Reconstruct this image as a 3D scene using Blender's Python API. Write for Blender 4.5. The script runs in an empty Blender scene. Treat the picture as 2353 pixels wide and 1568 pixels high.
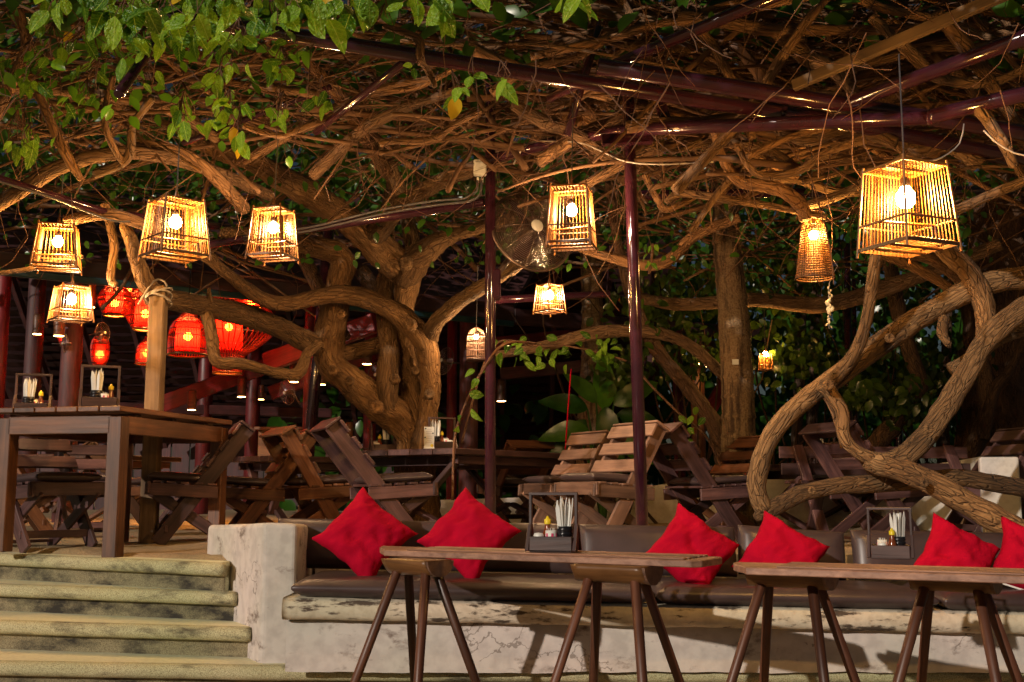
import bpy, math, random
from mathutils import Vector, Matrix, noise

R = random.Random(11)
sc = bpy.context.scene
col = sc.collection
V = Vector

# ------------------------------------------------------------------ camera
F, CX, CY, HZ, CAMZ = 2530.0, 1176.5, 784.0, 1125.0, 0.345
PITCH = math.atan((HZ - CY) / F)
cP, sP = math.cos(PITCH), math.sin(PITCH)
cam_d = bpy.data.cameras.new('camera')
cam = bpy.data.objects.new('camera', cam_d)
col.objects.link(cam)
cam.location = (0, 0, CAMZ)
cam.rotation_euler = (math.pi / 2 + PITCH, 0, 0)
cam_d.sensor_width = 36.0
cam_d.lens = F / 2353.0 * 36.0
cam_d.clip_end = 500
cam_d.clip_start = 0.05
sc.camera = cam

# ------------------------------------------------------------------ night sky and key light
SUN_TRAVEL = V((0.52, 0.68, -0.29)).normalized()
w = bpy.data.worlds.new('World')
sc.world = w
w.use_nodes = True
nt = w.node_tree
bg = nt.nodes['Background']
sky = nt.nodes.new('ShaderNodeTexSky')
sky.sky_type = 'NISHITA'
sky.sun_disc = False
sky.sun_elevation = math.asin(-SUN_TRAVEL.z)
sky.sun_rotation = math.atan2(-SUN_TRAVEL.x, -SUN_TRAVEL.y)
nt.links.new(sky.outputs[0], bg.inputs[0])
bg.inputs[1].default_value = 0.009
sun_d = bpy.data.lights.new('sun', 'SUN')
sun_d.energy = 2.9
sun_d.angle = math.radians(0.6)
sun_d.color = (1.0, 0.86, 0.72)
sun = bpy.data.objects.new('sun', sun_d)
col.objects.link(sun)
sun.location = (-4, -5, 6)
sun.rotation_euler = SUN_TRAVEL.to_track_quat('-Z', 'Y').to_euler()
sc.view_settings.view_transform = 'Standard'
sc.view_settings.look = 'None'
sc.view_settings.exposure = 0.0
sc.view_settings.gamma = 1.0
sc.render.engine = 'CYCLES'
sc.cycles.use_denoising = True
sc.cycles.max_bounces = 5
sc.cycles.transparent_max_bounces = 8
sc.cycles.sample_clamp_indirect = 4.0
sc.cycles.use_light_tree = True
BULB = 0.95

# ------------------------------------------------------------------ picture to place
def ray(px, py):
    x = (px - CX) / F
    y = (CY - py) / F
    return V((x, cP - y * sP, sP + y * cP))
def D(px, py, d):
    r = ray(px, py)
    t = d / r.y
    return V((r.x * t, d, CAMZ + r.z * t))
def U(px, py, z):
    r = ray(px, py)
    t = (z - CAMZ) / r.z
    return V((r.x * t, r.y * t, z))
def W(n, d):
    return n * d / F

# ------------------------------------------------------------------ materials
MATS = {}
def nmat(name):
    m = bpy.data.materials.new(name)
    m.use_nodes = True
    t = m.node_tree
    b = t.nodes['Principled BSDF']
    MATS[name] = m
    return m, t, b
def N(t, kind, **kw):
    n = t.nodes.new(kind)
    for k, v in kw.items():
        if k.startswith('i_'):
            n.inputs[k[2:].replace('_', ' ')].default_value = v
        else:
            setattr(n, k, v)
    return n
def ramp(t, stops):
    n = t.nodes.new('ShaderNodeValToRGB')
    e = n.color_ramp.elements
    while len(e) < len(stops):
        e.new(0.5)
    for el, (p, c) in zip(e, stops):
        el.position = p
        el.color = (c[0], c[1], c[2], 1)
    return n
def coords(t, scale=(1, 1, 1), rnd=True):
    tc = t.nodes.new('ShaderNodeTexCoord')
    mp = t.nodes.new('ShaderNodeMapping')
    mp.inputs['Scale'].default_value = scale
    t.links.new(tc.outputs['Object'], mp.inputs['Vector'])
    if rnd:
        oi = t.nodes.new('ShaderNodeObjectInfo')
        mu = N(t, 'ShaderNodeMath', operation='MULTIPLY')
        mu.inputs[1].default_value = 37.0
        t.links.new(oi.outputs['Random'], mu.inputs[0])
        t.links.new(mu.outputs[0], mp.inputs['Location'])
    return mp.outputs[0]
def bump(t, b, src, strength, dist):
    bp = t.nodes.new('ShaderNodeBump')
    bp.inputs['Strength'].default_value = strength
    bp.inputs['Distance'].default_value = dist
    t.links.new(src, bp.inputs['Height'])
    t.links.new(bp.outputs[0], b.inputs['Normal'])
    return bp
def plain(name, c, rough=0.5, metal=0.0, coat=0.0, spec=None, var=0.0):
    m, t, b = nmat(name)
    b.inputs['Roughness'].default_value = rough
    b.inputs['Metallic'].default_value = metal
    b.inputs['Coat Weight'].default_value = coat
    v = coords(t, (2.5, 2.5, 2.5))
    n = N(t, 'ShaderNodeTexNoise', i_Scale=3.0, i_Detail=4.0)
    t.links.new(v, n.inputs['Vector'])
    k = 0.75 if var == 0 else 1 - var
    r = ramp(t, [(0.3, [x * k for x in c]), (0.7, [min(1, x * (2 - k)) for x in c])])
    t.links.new(n.outputs['Fac'], r.inputs[0])
    t.links.new(r.outputs[0], b.inputs['Base Color'])
    return m
def wood(name, dark, light, rough=0.45, sc_=(1.5, 26, 26), bmp=0.25):
    m, t, b = nmat(name)
    v = coords(t, sc_)
    n = N(t, 'ShaderNodeTexNoise', i_Scale=1.6, i_Detail=6.0, i_Roughness=0.65, i_Distortion=0.6)
    t.links.new(v, n.inputs['Vector'])
    v2 = coords(t, (2.2, 3, 3))
    n2 = N(t, 'ShaderNodeTexNoise', i_Scale=2.0, i_Detail=3.0)
    t.links.new(v2, n2.inputs['Vector'])
    r = ramp(t, [(0.28, dark), (0.75, light)])
    t.links.new(n.outputs['Fac'], r.inputs[0])
    oi = t.nodes.new('ShaderNodeObjectInfo')
    mr = N(t, 'ShaderNodeMapRange')
    mr.inputs['To Min'].default_value = 0.55
    mr.inputs['To Max'].default_value = 1.5
    t.links.new(oi.outputs['Random'], mr.inputs['Value'])
    mx = N(t, 'ShaderNodeVectorMath', operation='SCALE')
    t.links.new(r.outputs[0], mx.inputs[0])
    t.links.new(mr.outputs[0], mx.inputs['Scale'])
    mm = N(t, 'ShaderNodeMix', data_type='RGBA', blend_type='MULTIPLY')
    mm.inputs[0].default_value = 0.75
    r2 = ramp(t, [(0.35, (0.45, 0.42, 0.42)), (0.62, (1, 1, 1))])
    t.links.new(n2.outputs['Fac'], r2.inputs[0])
    t.links.new(mx.outputs[0], mm.inputs[6])
    t.links.new(r2.outputs[0], mm.inputs[7])
    t.links.new(mm.outputs[2], b.inputs['Base Color'])
    rr = N(t, 'ShaderNodeMapRange')
    rr.inputs['To Min'].default_value = rough - 0.12
    rr.inputs['To Max'].default_value = rough + 0.2
    t.links.new(n2.outputs['Fac'], rr.inputs['Value'])
    t.links.new(rr.outputs[0], b.inputs['Roughness'])
    bump(t, b, n.outputs['Fac'], bmp, 0.004)
    return m
def bark(name, dark, light, pale, scale=1.0):
    m, t, b = nmat(name)
    at = N(t, 'ShaderNodeAttribute', attribute_name='grain')
    mp = N(t, 'ShaderNodeMapping')
    mp.inputs['Scale'].default_value = (scale, scale, scale * 0.22)
    t.links.new(at.outputs['Vector'], mp.inputs['Vector'])
    v = mp.outputs[0]
    n0 = N(t, 'ShaderNodeTexNoise', i_Scale=9.0, i_Detail=2.0)
    t.links.new(v, n0.inputs['Vector'])
    vo = N(t, 'ShaderNodeTexVoronoi', feature='DISTANCE_TO_EDGE', i_Scale=42.0)
    mix = N(t, 'ShaderNodeVectorMath', operation='MULTIPLY_ADD')
    mix.inputs[1].default_value = (0.13, 0.13, 0.13)
    t.links.new(n0.outputs['Color'], mix.inputs[0])
    t.links.new(v, mix.inputs[2])
    t.links.new(mix.outputs[0], vo.inputs['Vector'])
    n1 = N(t, 'ShaderNodeTexNoise', i_Scale=38.0, i_Detail=7.0, i_Roughness=0.7)
    t.links.new(mix.outputs[0], n1.inputs['Vector'])
    n2 = N(t, 'ShaderNodeTexNoise', i_Scale=4.0, i_Detail=3.0)
    t.links.new(v, n2.inputs['Vector'])
    r = ramp(t, [(0.3, dark), (0.55, light), (0.8, pale)])
    t.links.new(n1.outputs['Fac'], r.inputs[0])
    r2 = ramp(t, [(0.32, (0.35, 0.33, 0.3)), (0.55, (1, 1, 1))])
    t.links.new(n2.outputs['Fac'], r2.inputs[0])
    mm = N(t, 'ShaderNodeMix', data_type='RGBA', blend_type='MULTIPLY')
    mm.inputs[0].default_value = 1.0
    t.links.new(r.outputs[0], mm.inputs[6])
    t.links.new(r2.outputs[0], mm.inputs[7])
    oi = t.nodes.new('ShaderNodeObjectInfo')
    r4 = ramp(t, [(0.0, (0.62, 0.60, 0.60)), (0.35, (1.05, 0.95, 0.85)), (0.7, (0.95, 1.0, 1.12)), (1.0, (1.35, 1.22, 1.12))])
    t.links.new(oi.outputs['Random'], r4.inputs[0])
    m4 = N(t, 'ShaderNodeMix', data_type='RGBA', blend_type='MULTIPLY')
    m4.inputs[0].default_value = 1.0
    t.links.new(mm.outputs[2], m4.inputs[6])
    t.links.new(r4.outputs[0], m4.inputs[7])
    t.links.new(m4.outputs[2], b.inputs['Base Color'])
    b.inputs['Roughness'].default_value = 0.85
    ad = N(t, 'ShaderNodeMath', operation='ADD')
    sc1 = N(t, 'ShaderNodeMapRange')
    sc1.inputs['From Max'].default_value = 0.12
    t.links.new(vo.outputs['Distance'], sc1.inputs['Value'])
    t.links.new(sc1.outputs[0], ad.inputs[0])
    t.links.new(n1.outputs['Fac'], ad.inputs[1])
    bump(t, b, ad.outputs[0], 0.9, 0.016)
    return m
def stone(name, base, speck, stain, sc_s=160.0, stain_lo=0.5, stain_hi=0.62, stretch=(1, 1, 1), bmp=0.5, bd=0.004, cracks=False):
    m, t, b = nmat(name)
    v = coords(t, (1, 1, 1), rnd=False)
    n1 = N(t, 'ShaderNodeTexNoise', i_Scale=sc_s, i_Detail=3.0)
    t.links.new(v, n1.inputs['Vector'])
    v2 = coords(t, stretch, rnd=False)
    n2 = N(t, 'ShaderNodeTexNoise', i_Scale=3.2, i_Detail=8.0, i_Roughness=0.68)
    t.links.new(v2, n2.inputs['Vector'])
    n3 = N(t, 'ShaderNodeTexNoise', i_Scale=1.4, i_Detail=2.0)
    t.links.new(v, n3.inputs['Vector'])
    r1 = ramp(t, [(0.36, speck), (0.58, base)])
    t.links.new(n1.outputs['Fac'], r1.inputs[0])
    r3 = ramp(t, [(0.35, (0.8, 0.86, 0.78)), (0.65, (1, 0.97, 0.94))])
    t.links.new(n3.outputs['Fac'], r3.inputs[0])
    m1 = N(t, 'ShaderNodeMix', data_type='RGBA', blend_type='MULTIPLY')
    m1.inputs[0].default_value = 1.0
    t.links.new(r1.outputs[0], m1.inputs[6])
    t.links.new(r3.outputs[0], m1.inputs[7])
    r2 = ramp(t, [(stain_lo, (0, 0, 0)), (stain_hi, (1, 1, 1))])
    t.links.new(n2.outputs['Fac'], r2.inputs[0])
    m2 = N(t, 'ShaderNodeMix', data_type='RGBA')
    m2.inputs[7].default_value = (*stain, 1)
    t.links.new(r2.outputs[0], m2.inputs[0])
    t.links.new(m1.outputs[2], m2.inputs[6])
    t.links.new(m2.outputs[2], b.inputs['Base Color'])
    b.inputs['Roughness'].default_value = 0.9
    if cracks:
        nz = N(t, 'ShaderNodeTexNoise', i_Scale=7.0, i_Detail=5.0)
        t.links.new(v, nz.inputs['Vector'])
        wv = N(t, 'ShaderNodeVectorMath', operation='MULTIPLY_ADD')
        wv.inputs[1].default_value = (0.35, 0.35, 0.35)
        t.links.new(nz.outputs['Color'], wv.inputs[0])
        t.links.new(v, wv.inputs[2])
        vo = N(t, 'ShaderNodeTexVoronoi', feature='DISTANCE_TO_EDGE', i_Scale=3.2)
        t.links.new(wv.outputs[0], vo.inputs['Vector'])
        lt = N(t, 'ShaderNodeMath', operation='LESS_THAN')
        lt.inputs[1].default_value = 0.010
        t.links.new(vo.outputs['Distance'], lt.inputs[0])
        gt = N(t, 'ShaderNodeMath', operation='GREATER_THAN')
        gt.inputs[1].default_value = 0.52
        t.links.new(n3.outputs['Fac'], gt.inputs[0])
        ml = N(t, 'ShaderNodeMath', operation='MULTIPLY')
        t.links.new(lt.outputs[0], ml.inputs[0])
        t.links.new(gt.outputs[0], ml.inputs[1])
        mc = N(t, 'ShaderNodeMix', data_type='RGBA')
        mc.inputs[7].default_value = (0.14, 0.11, 0.09, 1)
        hl = N(t, 'ShaderNodeMath', operation='MULTIPLY')
        hl.inputs[1].default_value = 0.65
        t.links.new(ml.outputs[0], hl.inputs[0])
        t.links.new(hl.outputs[0], mc.inputs[0])
        t.links.new(m2.outputs[2], mc.inputs[6])
        t.links.new(mc.outputs[2], b.inputs['Base Color'])
    ad = N(t, 'ShaderNodeMath', operation='ADD')
    t.links.new(n1.outputs['Fac'], ad.inputs[0])
    t.links.new(n2.outputs['Fac'], ad.inputs[1])
    bump(t, b, ad.outputs[0], bmp, bd)
    return m
def leafmat(name, c1, c2, trans=0.35, rough=0.28):
    m, t, b = nmat(name)
    oi = t.nodes.new('ShaderNodeObjectInfo')
    tc = t.nodes.new('ShaderNodeTexCoord')
    n = N(t, 'ShaderNodeTexNoise', i_Scale=7.0, i_Detail=2.0)
    t.links.new(tc.outputs['Object'], n.inputs['Vector'])
    ad = N(t, 'ShaderNodeMath', operation='ADD')
    t.links.new(oi.outputs['Random'], ad.inputs[0])
    t.links.new(n.outputs['Fac'], ad.inputs[1])
    hf = N(t, 'ShaderNodeMath', operation='MULTIPLY')
    hf.inputs[1].default_value = 0.5
    t.links.new(ad.outputs[0], hf.inputs[0])
    r = ramp(t, [(0.25, c1), (0.75, c2)])
    t.links.new(hf.outputs[0], r.inputs[0])
    t.links.new(r.outputs[0], b.inputs['Base Color'])
    b.inputs['Roughness'].default_value = rough
    tr = t.nodes.new('ShaderNodeBsdfTranslucent')
    t.links.new(r.outputs[0], tr.inputs['Color'])
    mx = t.nodes.new('ShaderNodeMixShader')
    mx.inputs[0].default_value = trans
    t.links.new(b.outputs[0], mx.inputs[1])
    t.links.new(tr.outputs[0], mx.inputs[2])
    t.links.new(mx.outputs[0], t.nodes['Material Output'].inputs[0])
    return m
def add_veins(m):
    t = m.node_tree
    b = t.nodes['Principled BSDF']
    tc = t.nodes.new('ShaderNodeTexCoord')
    sx = t.nodes.new('ShaderNodeSeparateXYZ')
    t.links.new(tc.outputs['Object'], sx.inputs[0])
    ab = N(t, 'ShaderNodeMath', operation='ABSOLUTE')
    t.links.new(sx.outputs[0], ab.inputs[0])
    mid = N(t, 'ShaderNodeMath', operation='LESS_THAN')
    mid.inputs[1].default_value = 0.013
    t.links.new(ab.outputs[0], mid.inputs[0])
    ym = N(t, 'ShaderNodeMath', operation='MULTIPLY_ADD')      # y - 0.8|x|
    ym.inputs[1].default_value = -0.9
    t.links.new(ab.outputs[0], ym.inputs[0])
    t.links.new(sx.outputs[1], ym.inputs[2])
    fr_ = N(t, 'ShaderNodeMath', operation='PINGPONG')
    fr_.inputs[1].default_value = 0.065
    t.links.new(ym.outputs[0], fr_.inputs[0])
    sv = N(t, 'ShaderNodeMath', operation='LESS_THAN')
    sv.inputs[1].default_value = 0.007
    t.links.new(fr_.outputs[0], sv.inputs[0])
    sv2 = N(t, 'ShaderNodeMath', operation='MULTIPLY')
    sv2.inputs[1].default_value = 0.5
    t.links.new(sv.outputs[0], sv2.inputs[0])
    mx = N(t, 'ShaderNodeMath', operation='MAXIMUM')
    t.links.new(mid.outputs[0], mx.inputs[0])
    t.links.new(sv2.outputs[0], mx.inputs[1])
    src = b.inputs['Base Color'].links[0].from_socket
    mm = N(t, 'ShaderNodeMix', data_type='RGBA')
    mm.inputs[7].default_value = (0.30, 0.46, 0.07, 1)
    t.links.new(mx.outputs[0], mm.inputs[0])
    t.links.new(src, mm.inputs[6])
    for n in list(t.nodes):
        if n.type in ('BSDF_PRINCIPLED', 'BSDF_TRANSLUCENT'):
            t.links.new(mm.outputs[2], n.inputs[0])
    rp_ = N(t, 'ShaderNodeTexNoise', i_Scale=6.0, i_Detail=3.0)
    t.links.new(tc.outputs['Object'], rp_.inputs['Vector'])
    bump(t, b, rp_.outputs['Fac'], 0.6, 0.05)
def emit(name, c, s):
    m, t, b = nmat(name)
    t.nodes.remove(b)
    e = t.nodes.new('ShaderNodeEmission')
    e.inputs[0].default_value = (*c, 1)
    e.inputs[1].default_value = s
    t.links.new(e.outputs[0], t.nodes['Material Output'].inputs[0])
    return m
def redshade(name, c, k):
    m, t, b = nmat(name)
    t.nodes.remove(b)
    tl = t.nodes.new('ShaderNodeBsdfTranslucent')
    tl.inputs[0].default_value = (*c, 1)
    tp = t.nodes.new('ShaderNodeBsdfTransparent')
    tp.inputs[0].default_value = (1.0, 0.25, 0.06, 1)
    vv = coords(t, (60, 60, 2))
    n = N(t, 'ShaderNodeTexNoise', i_Scale=2.0)
    t.links.new(vv, n.inputs['Vector'])
    mr = N(t, 'ShaderNodeMapRange')
    mr.inputs['To Min'].default_value = k * 0.5
    mr.inputs['To Max'].default_value = k * 1.5
    t.links.new(n.outputs['Fac'], mr.inputs['Value'])
    mx = t.nodes.new('ShaderNodeMixShader')
    t.links.new(mr.outputs[0], mx.inputs[0])
    t.links.new(tl.outputs[0], mx.inputs[1])
    t.links.new(tp.outputs[0], mx.inputs[2])
    t.links.new(mx.outputs[0], t.nodes['Material Output'].inputs[0])
    return m

wood('dark_wood', (0.034, 0.015, 0.016), (0.15, 0.075, 0.070), 0.42)
wood('mid_wood', (0.055, 0.019, 0.007), (0.20, 0.078, 0.030), 0.42)
wood('pale_wood', (0.11, 0.055, 0.036), (0.30, 0.17, 0.11), 0.5)
wood('leg_wood', (0.045, 0.015, 0.008), (0.16, 0.06, 0.03), 0.4)
wood('plank_wood', (0.16, 0.075, 0.045), (0.42, 0.23, 0.15), 0.5)
wood('log_wood', (0.06, 0.025, 0.008), (0.20, 0.09, 0.03), 0.35)
wood('caddy_wood', (0.03, 0.015, 0.014), (0.10, 0.055, 0.048), 0.4)
wood('post_wood', (0.065, 0.038, 0.018), (0.20, 0.125, 0.062), 0.8, (1.2, 16, 16), 0.6)
wood('red_wood', (0.10, 0.008, 0.010), (0.24, 0.018, 0.022), 0.4)
wood('roof_wood', (0.03, 0.010, 0.012), (0.10, 0.032, 0.032), 0.6)
wood('bamboo', (0.15, 0.052, 0.007), (0.30, 0.12, 0.018), 0.4, (3, 30, 30), 0.1)
wood('bamboo_dark', (0.06, 0.025, 0.008), (0.14, 0.06, 0.02), 0.4, (3, 30, 30), 0.1)
bark('bark', (0.085, 0.042, 0.015), (0.26, 0.145, 0.055), (0.42, 0.27, 0.12))
bark('vine_bark', (0.11, 0.055, 0.024), (0.30, 0.165, 0.075), (0.44, 0.27, 0.14))
bark('twig_bark', (0.11, 0.05, 0.025), (0.24, 0.12, 0.06), (0.34, 0.20, 0.11))
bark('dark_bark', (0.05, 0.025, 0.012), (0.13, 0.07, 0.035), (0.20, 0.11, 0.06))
stone('palm_bark', (0.27, 0.18, 0.10), (0.18, 0.11, 0.06), (0.06, 0.035, 0.02), 60.0, 0.47, 0.60, (5, 5, 0.6), 1.0, 0.02)
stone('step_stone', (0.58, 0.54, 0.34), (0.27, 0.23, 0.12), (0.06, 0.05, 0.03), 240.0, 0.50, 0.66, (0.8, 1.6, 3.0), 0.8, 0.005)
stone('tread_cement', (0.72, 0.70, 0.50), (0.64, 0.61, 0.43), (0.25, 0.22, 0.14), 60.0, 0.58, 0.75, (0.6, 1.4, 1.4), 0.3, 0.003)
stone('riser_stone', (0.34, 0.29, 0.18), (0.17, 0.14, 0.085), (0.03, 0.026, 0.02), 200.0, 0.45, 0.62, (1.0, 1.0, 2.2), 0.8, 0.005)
stone('plaster', (0.60, 0.535, 0.52), (0.50, 0.44, 0.43), (0.16, 0.12, 0.10), 16.0, 0.56, 0.68, (1.6, 1.6, 3.0), 0.5, 0.005, True)
stone('plaster_lip', (0.62, 0.54, 0.44), (0.52, 0.44, 0.35), (0.07, 0.05, 0.035), 30.0, 0.53, 0.60, (1.6, 2.4, 6.5), 0.45, 0.006)
stone('white_plaster', (0.62, 0.58, 0.56), (0.56, 0.52, 0.50), (0.30, 0.27, 0.25), 30.0, 0.64, 0.78, (1, 1, 1), 0.2, 0.003)
stone('sand', (0.42, 0.30, 0.18), (0.33, 0.23, 0.13), (0.22, 0.14, 0.08), 90.0, 0.55, 0.75, (1, 1, 1), 0.7, 0.02)
stone('soil', (0.12, 0.065, 0.035), (0.07, 0.035, 0.02), (0.03, 0.02, 0.012), 22.0, 0.5, 0.7, (1, 1, 1), 1.0, 0.05)
plain('vinyl', (0.055, 0.036, 0.036), 0.38, var=0.2)
MM_ = plain('red_fabric', (0.37, 0.002, 0.020), 0.9, var=0.12)
MM_.node_tree.nodes['Principled BSDF'].inputs['Specular IOR Level'].default_value = 0.08
t = MM_.node_tree
wv_ = N(t, 'ShaderNodeTexNoise', i_Scale=5.0, i_Detail=9.0, i_Roughness=0.75)
t.links.new(coords(t, (14, 14, 14)), wv_.inputs['Vector'])
bump(t, t.nodes['Principled BSDF'], wv_.outputs['Fac'], 0.35, 0.006)
m, t, b = nmat('purple_paint')
b.inputs['Base Color'].default_value = (0.045, 0.010, 0.016, 1)
b.inputs['Roughness'].default_value = 0.16
b.inputs['Coat Weight'].default_value = 0.6
b.inputs['Coat Roughness'].default_value = 0.08
vv = coords(t, (60, 60, 60))
nn = N(t, 'ShaderNodeTexNoise', i_Scale=2.0, i_Detail=3.0)
t.links.new(vv, nn.inputs['Vector'])
bump(t, b, nn.outputs['Fac'], 0.12, 0.003)
rr_ = ramp(t, [(0.3, (0.022, 0.006, 0.013)), (0.7, (0.050, 0.011, 0.020))])
v3 = coords(t, (4, 4, 4))
n3 = N(t, 'ShaderNodeTexNoise', i_Scale=2.0, i_Detail=5.0)
t.links.new(v3, n3.inputs['Vector'])
t.links.new(n3.outputs['Fac'], rr_.inputs[0])
t.links.new(rr_.outputs[0], b.inputs['Base Color'])
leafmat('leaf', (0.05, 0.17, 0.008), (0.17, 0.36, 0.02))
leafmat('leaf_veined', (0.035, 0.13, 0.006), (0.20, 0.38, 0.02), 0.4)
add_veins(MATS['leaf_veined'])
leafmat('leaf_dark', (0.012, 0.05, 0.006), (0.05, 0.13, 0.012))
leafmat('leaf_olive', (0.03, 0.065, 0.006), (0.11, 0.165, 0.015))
leafmat('leaf_yellow', (0.35, 0.25, 0.01), (0.5, 0.35, 0.02))
plain('white_paper', (0.66, 0.66, 0.62), 0.7, var=0.08)
plain('white_plastic', (0.70, 0.68, 0.62), 0.4, var=0.05)
plain('black_plastic', (0.012, 0.011, 0.013), 0.22)
plain('yellow_plastic', (0.72, 0.55, 0.02), 0.35, var=0.06)
plain('amber_sauce', (0.16, 0.035, 0.008), 0.12, coat=0.7)
plain('pink_print', (0.65, 0.06, 0.16), 0.5)
plain('grey_cable', (0.07, 0.065, 0.07), 0.4)
plain('pale_cable', (0.42, 0.36, 0.32), 0.5)
plain('rope', (0.26, 0.22, 0.18), 0.9)
plain('fan_metal', (0.17, 0.12, 0.10), 0.3, 0.7)
plain('fan_blade', (0.10, 0.06, 0.07), 0.2, 0.3)
plain('chrome', (0.5, 0.48, 0.46), 0.2, 1.0)
plain('teal_paint', (0.015, 0.05, 0.065), 0.35)
plain('shell', (0.6, 0.5, 0.3), 0.5)
plain('menu_print', (0.45, 0.42, 0.40), 0.5)
emit('bulb_warm', (1.0, 0.55, 0.18), 1500 * BULB)
emit('bulb_amber', (1.0, 0.50, 0.12), 1500 * BULB)
emit('bulb_white', (1.0, 0.60, 0.28), 1500 * BULB)
emit('bulb_red', (1.0, 0.42, 0.10), 800)
emit('downlight', (1.0, 0.50, 0.15), 30)
emit('window_glow', (1.0, 0.75, 0.25), 0.8)
redshade('red_shade', (0.95, 0.004, 0.003), 0.05)

# ------------------------------------------------------------------ mesh helpers
def mk(name, verts, faces, mat, smooth=False, grain=None):
    me = bpy.data.meshes.new(name)
    me.from_pydata([tuple(v) for v in verts], [], faces)
    me.materials.append(MATS[mat])
    if smooth:
        me.polygons.foreach_set('use_smooth', [True] * len(me.polygons))
    if grain is not None:
        at = me.attributes.new('grain', 'FLOAT_VECTOR', 'POINT')
        at.data.foreach_set('vector', [x for g_ in grain for x in g_])
    me.update()
    return me
WM = {}
def thing(name, label, cat, loc=(0, 0, 0), rotz=0.0, group=None, kind=None):
    o = bpy.data.objects.new(name, None)
    o.empty_display_size = 0.1
    col.objects.link(o)
    o.location = loc
    o.rotation_euler = (0, 0, rotz)
    tag(o, label, cat, group, kind)
    WM[o.name] = Matrix.Translation(loc) @ Matrix.Rotation(rotz, 4, 'Z')
    return o
def tag(o, label=None, cat=None, group=None, kind=None):
    if label: o['label'] = label
    if cat: o['category'] = cat
    if group: o['group'] = group
    if kind: o['kind'] = kind
    return o
I4 = Matrix.Identity(4)
def part(name, me, parent=None, M=I4, world=False):
    o = bpy.data.objects.new(name, me)
    col.objects.link(o)
    if parent is None:
        o.matrix_world = M
        WM[o.name] = M.copy()
        return o
    o.parent = parent
    pw = WM[parent.name]
    L = pw.inverted() @ M if world else M
    o.matrix_basis = L
    WM[o.name] = pw @ L
    return o
CACHE = {}
def boxm(sx, sy, sz, mat, bev=0.004):
    k = ('box', round(sx, 4), round(sy, 4), round(sz, 4), mat, bev)
    if k in CACHE: return CACHE[k]
    hx, hy, hz = sx / 2, sy / 2, sz / 2
    b = min(bev, hx * 0.6, hy * 0.6, hz * 0.6)
    vs, ix = [], {}
    for sxx in (-1, 1):
        for syy in (-1, 1):
            for szz in (-1, 1):
                for a in range(3):
                    p = [hx - b, hy - b, hz - b]
                    p[a] = (hx, hy, hz)[a]
                    ix[(sxx, syy, szz, a)] = len(vs)
                    vs.append((p[0] * sxx, p[1] * syy, p[2] * szz))
    fs = []
    def q(l):
        c = sum((V(vs[i]) for i in l), V()) / len(l)
        n = (V(vs[l[1]]) - V(vs[l[0]])).cross(V(vs[l[2]]) - V(vs[l[0]]))
        fs.append(l if n.dot(c) > 0 else l[::-1])
    for a in range(3):
        for s in (-1, 1):
            o2 = [x for x in range(3) if x != a]
            l = []
            for u, v in ((-1, -1), (1, -1), (1, 1), (-1, 1)):
                key = [0, 0, 0]
                key[a] = s; key[o2[0]] = u; key[o2[1]] = v
                l.append(ix[(*key, a)])
            q(l)
    for a in range(3):
        o2 = [x for x in range(3) if x != a]
        for u in (-1, 1):
            for v in (-1, 1):
                k0 = [0, 0, 0]; k1 = [0, 0, 0]
                k0[a] = -1; k1[a] = 1
                for kk in (k0, k1):
                    kk[o2[0]] = u; kk[o2[1]] = v
                q([ix[(*k0, o2[0])], ix[(*k1, o2[0])], ix[(*k1, o2[1])], ix[(*k0, o2[1])]])
    for sxx in (-1, 1):
        for syy in (-1, 1):
            for szz in (-1, 1):
                q([ix[(sxx, syy, szz, a)] for a in range(3)])
    me = mk('board', vs, fs, mat)
    CACHE[k] = me
    return me
def frame(p0, p1, up=(0, 0, 1)):
    p0, p1 = V(p0), V(p1)
    x = (p1 - p0).normalized()
    u = V(up)
    y = u.cross(x)
    if y.length < 1e-5:
        y = V((0, 1, 0)).cross(x)
        if y.length < 1e-5: y = V((1, 0, 0))
    y.normalize()
    z = x.cross(y)
    M = Matrix((x, y, z)).transposed().to_4x4()
    M.translation = (p0 + p1) / 2
    return M, (p1 - p0).length
def beam(name, p0, p1, wd, ht, mat, parent, up=(0, 0, 1), bev=0.004, world=False):
    M, L = frame(p0, p1, up)
    return part(name, boxm(round(L, 3), wd, ht, mat, bev), parent, M, world)
def cylm(r0, r1, L, mat, segs=10, cap=0.0):
    k = ('cyl', round(r0, 4), round(r1, 4), round(L, 3), mat, segs)
    if k in CACHE: return CACHE[k]
    vs, fs = [], []
    ch = min(r0, r1) * 0.2
    rings = [(-L / 2, r0 - ch), (-L / 2 + ch, r0), (L / 2 - ch, r1), (L / 2, r1 - ch)]
    for x, r in rings:
        for i in range(segs):
            a = 2 * math.pi * i / segs
            vs.append((x, r * math.cos(a), r * math.sin(a)))
    for j in range(3):
        for i in range(segs):
            a, b = j * segs + i, j * segs + (i + 1) % segs
            fs.append((a, a + segs, b + segs, b))
    fs.append(tuple(range(segs)))
    fs.append(tuple(range(4 * segs - 1, 3 * segs - 1, -1)))
    me = mk('rod', vs, fs, mat, segs > 6)
    if segs > 6:
        me.polygons[-1].use_smooth = False
        me.polygons[-2].use_smooth = False
    CACHE[k] = me
    return me
def rod(name, p0, p1, r0, r1, mat, parent, segs=10, world=False):
    M, L = frame(p0, p1)
    return part(name, cylm(r0, r1, L, mat, segs), parent, M, world)
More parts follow.
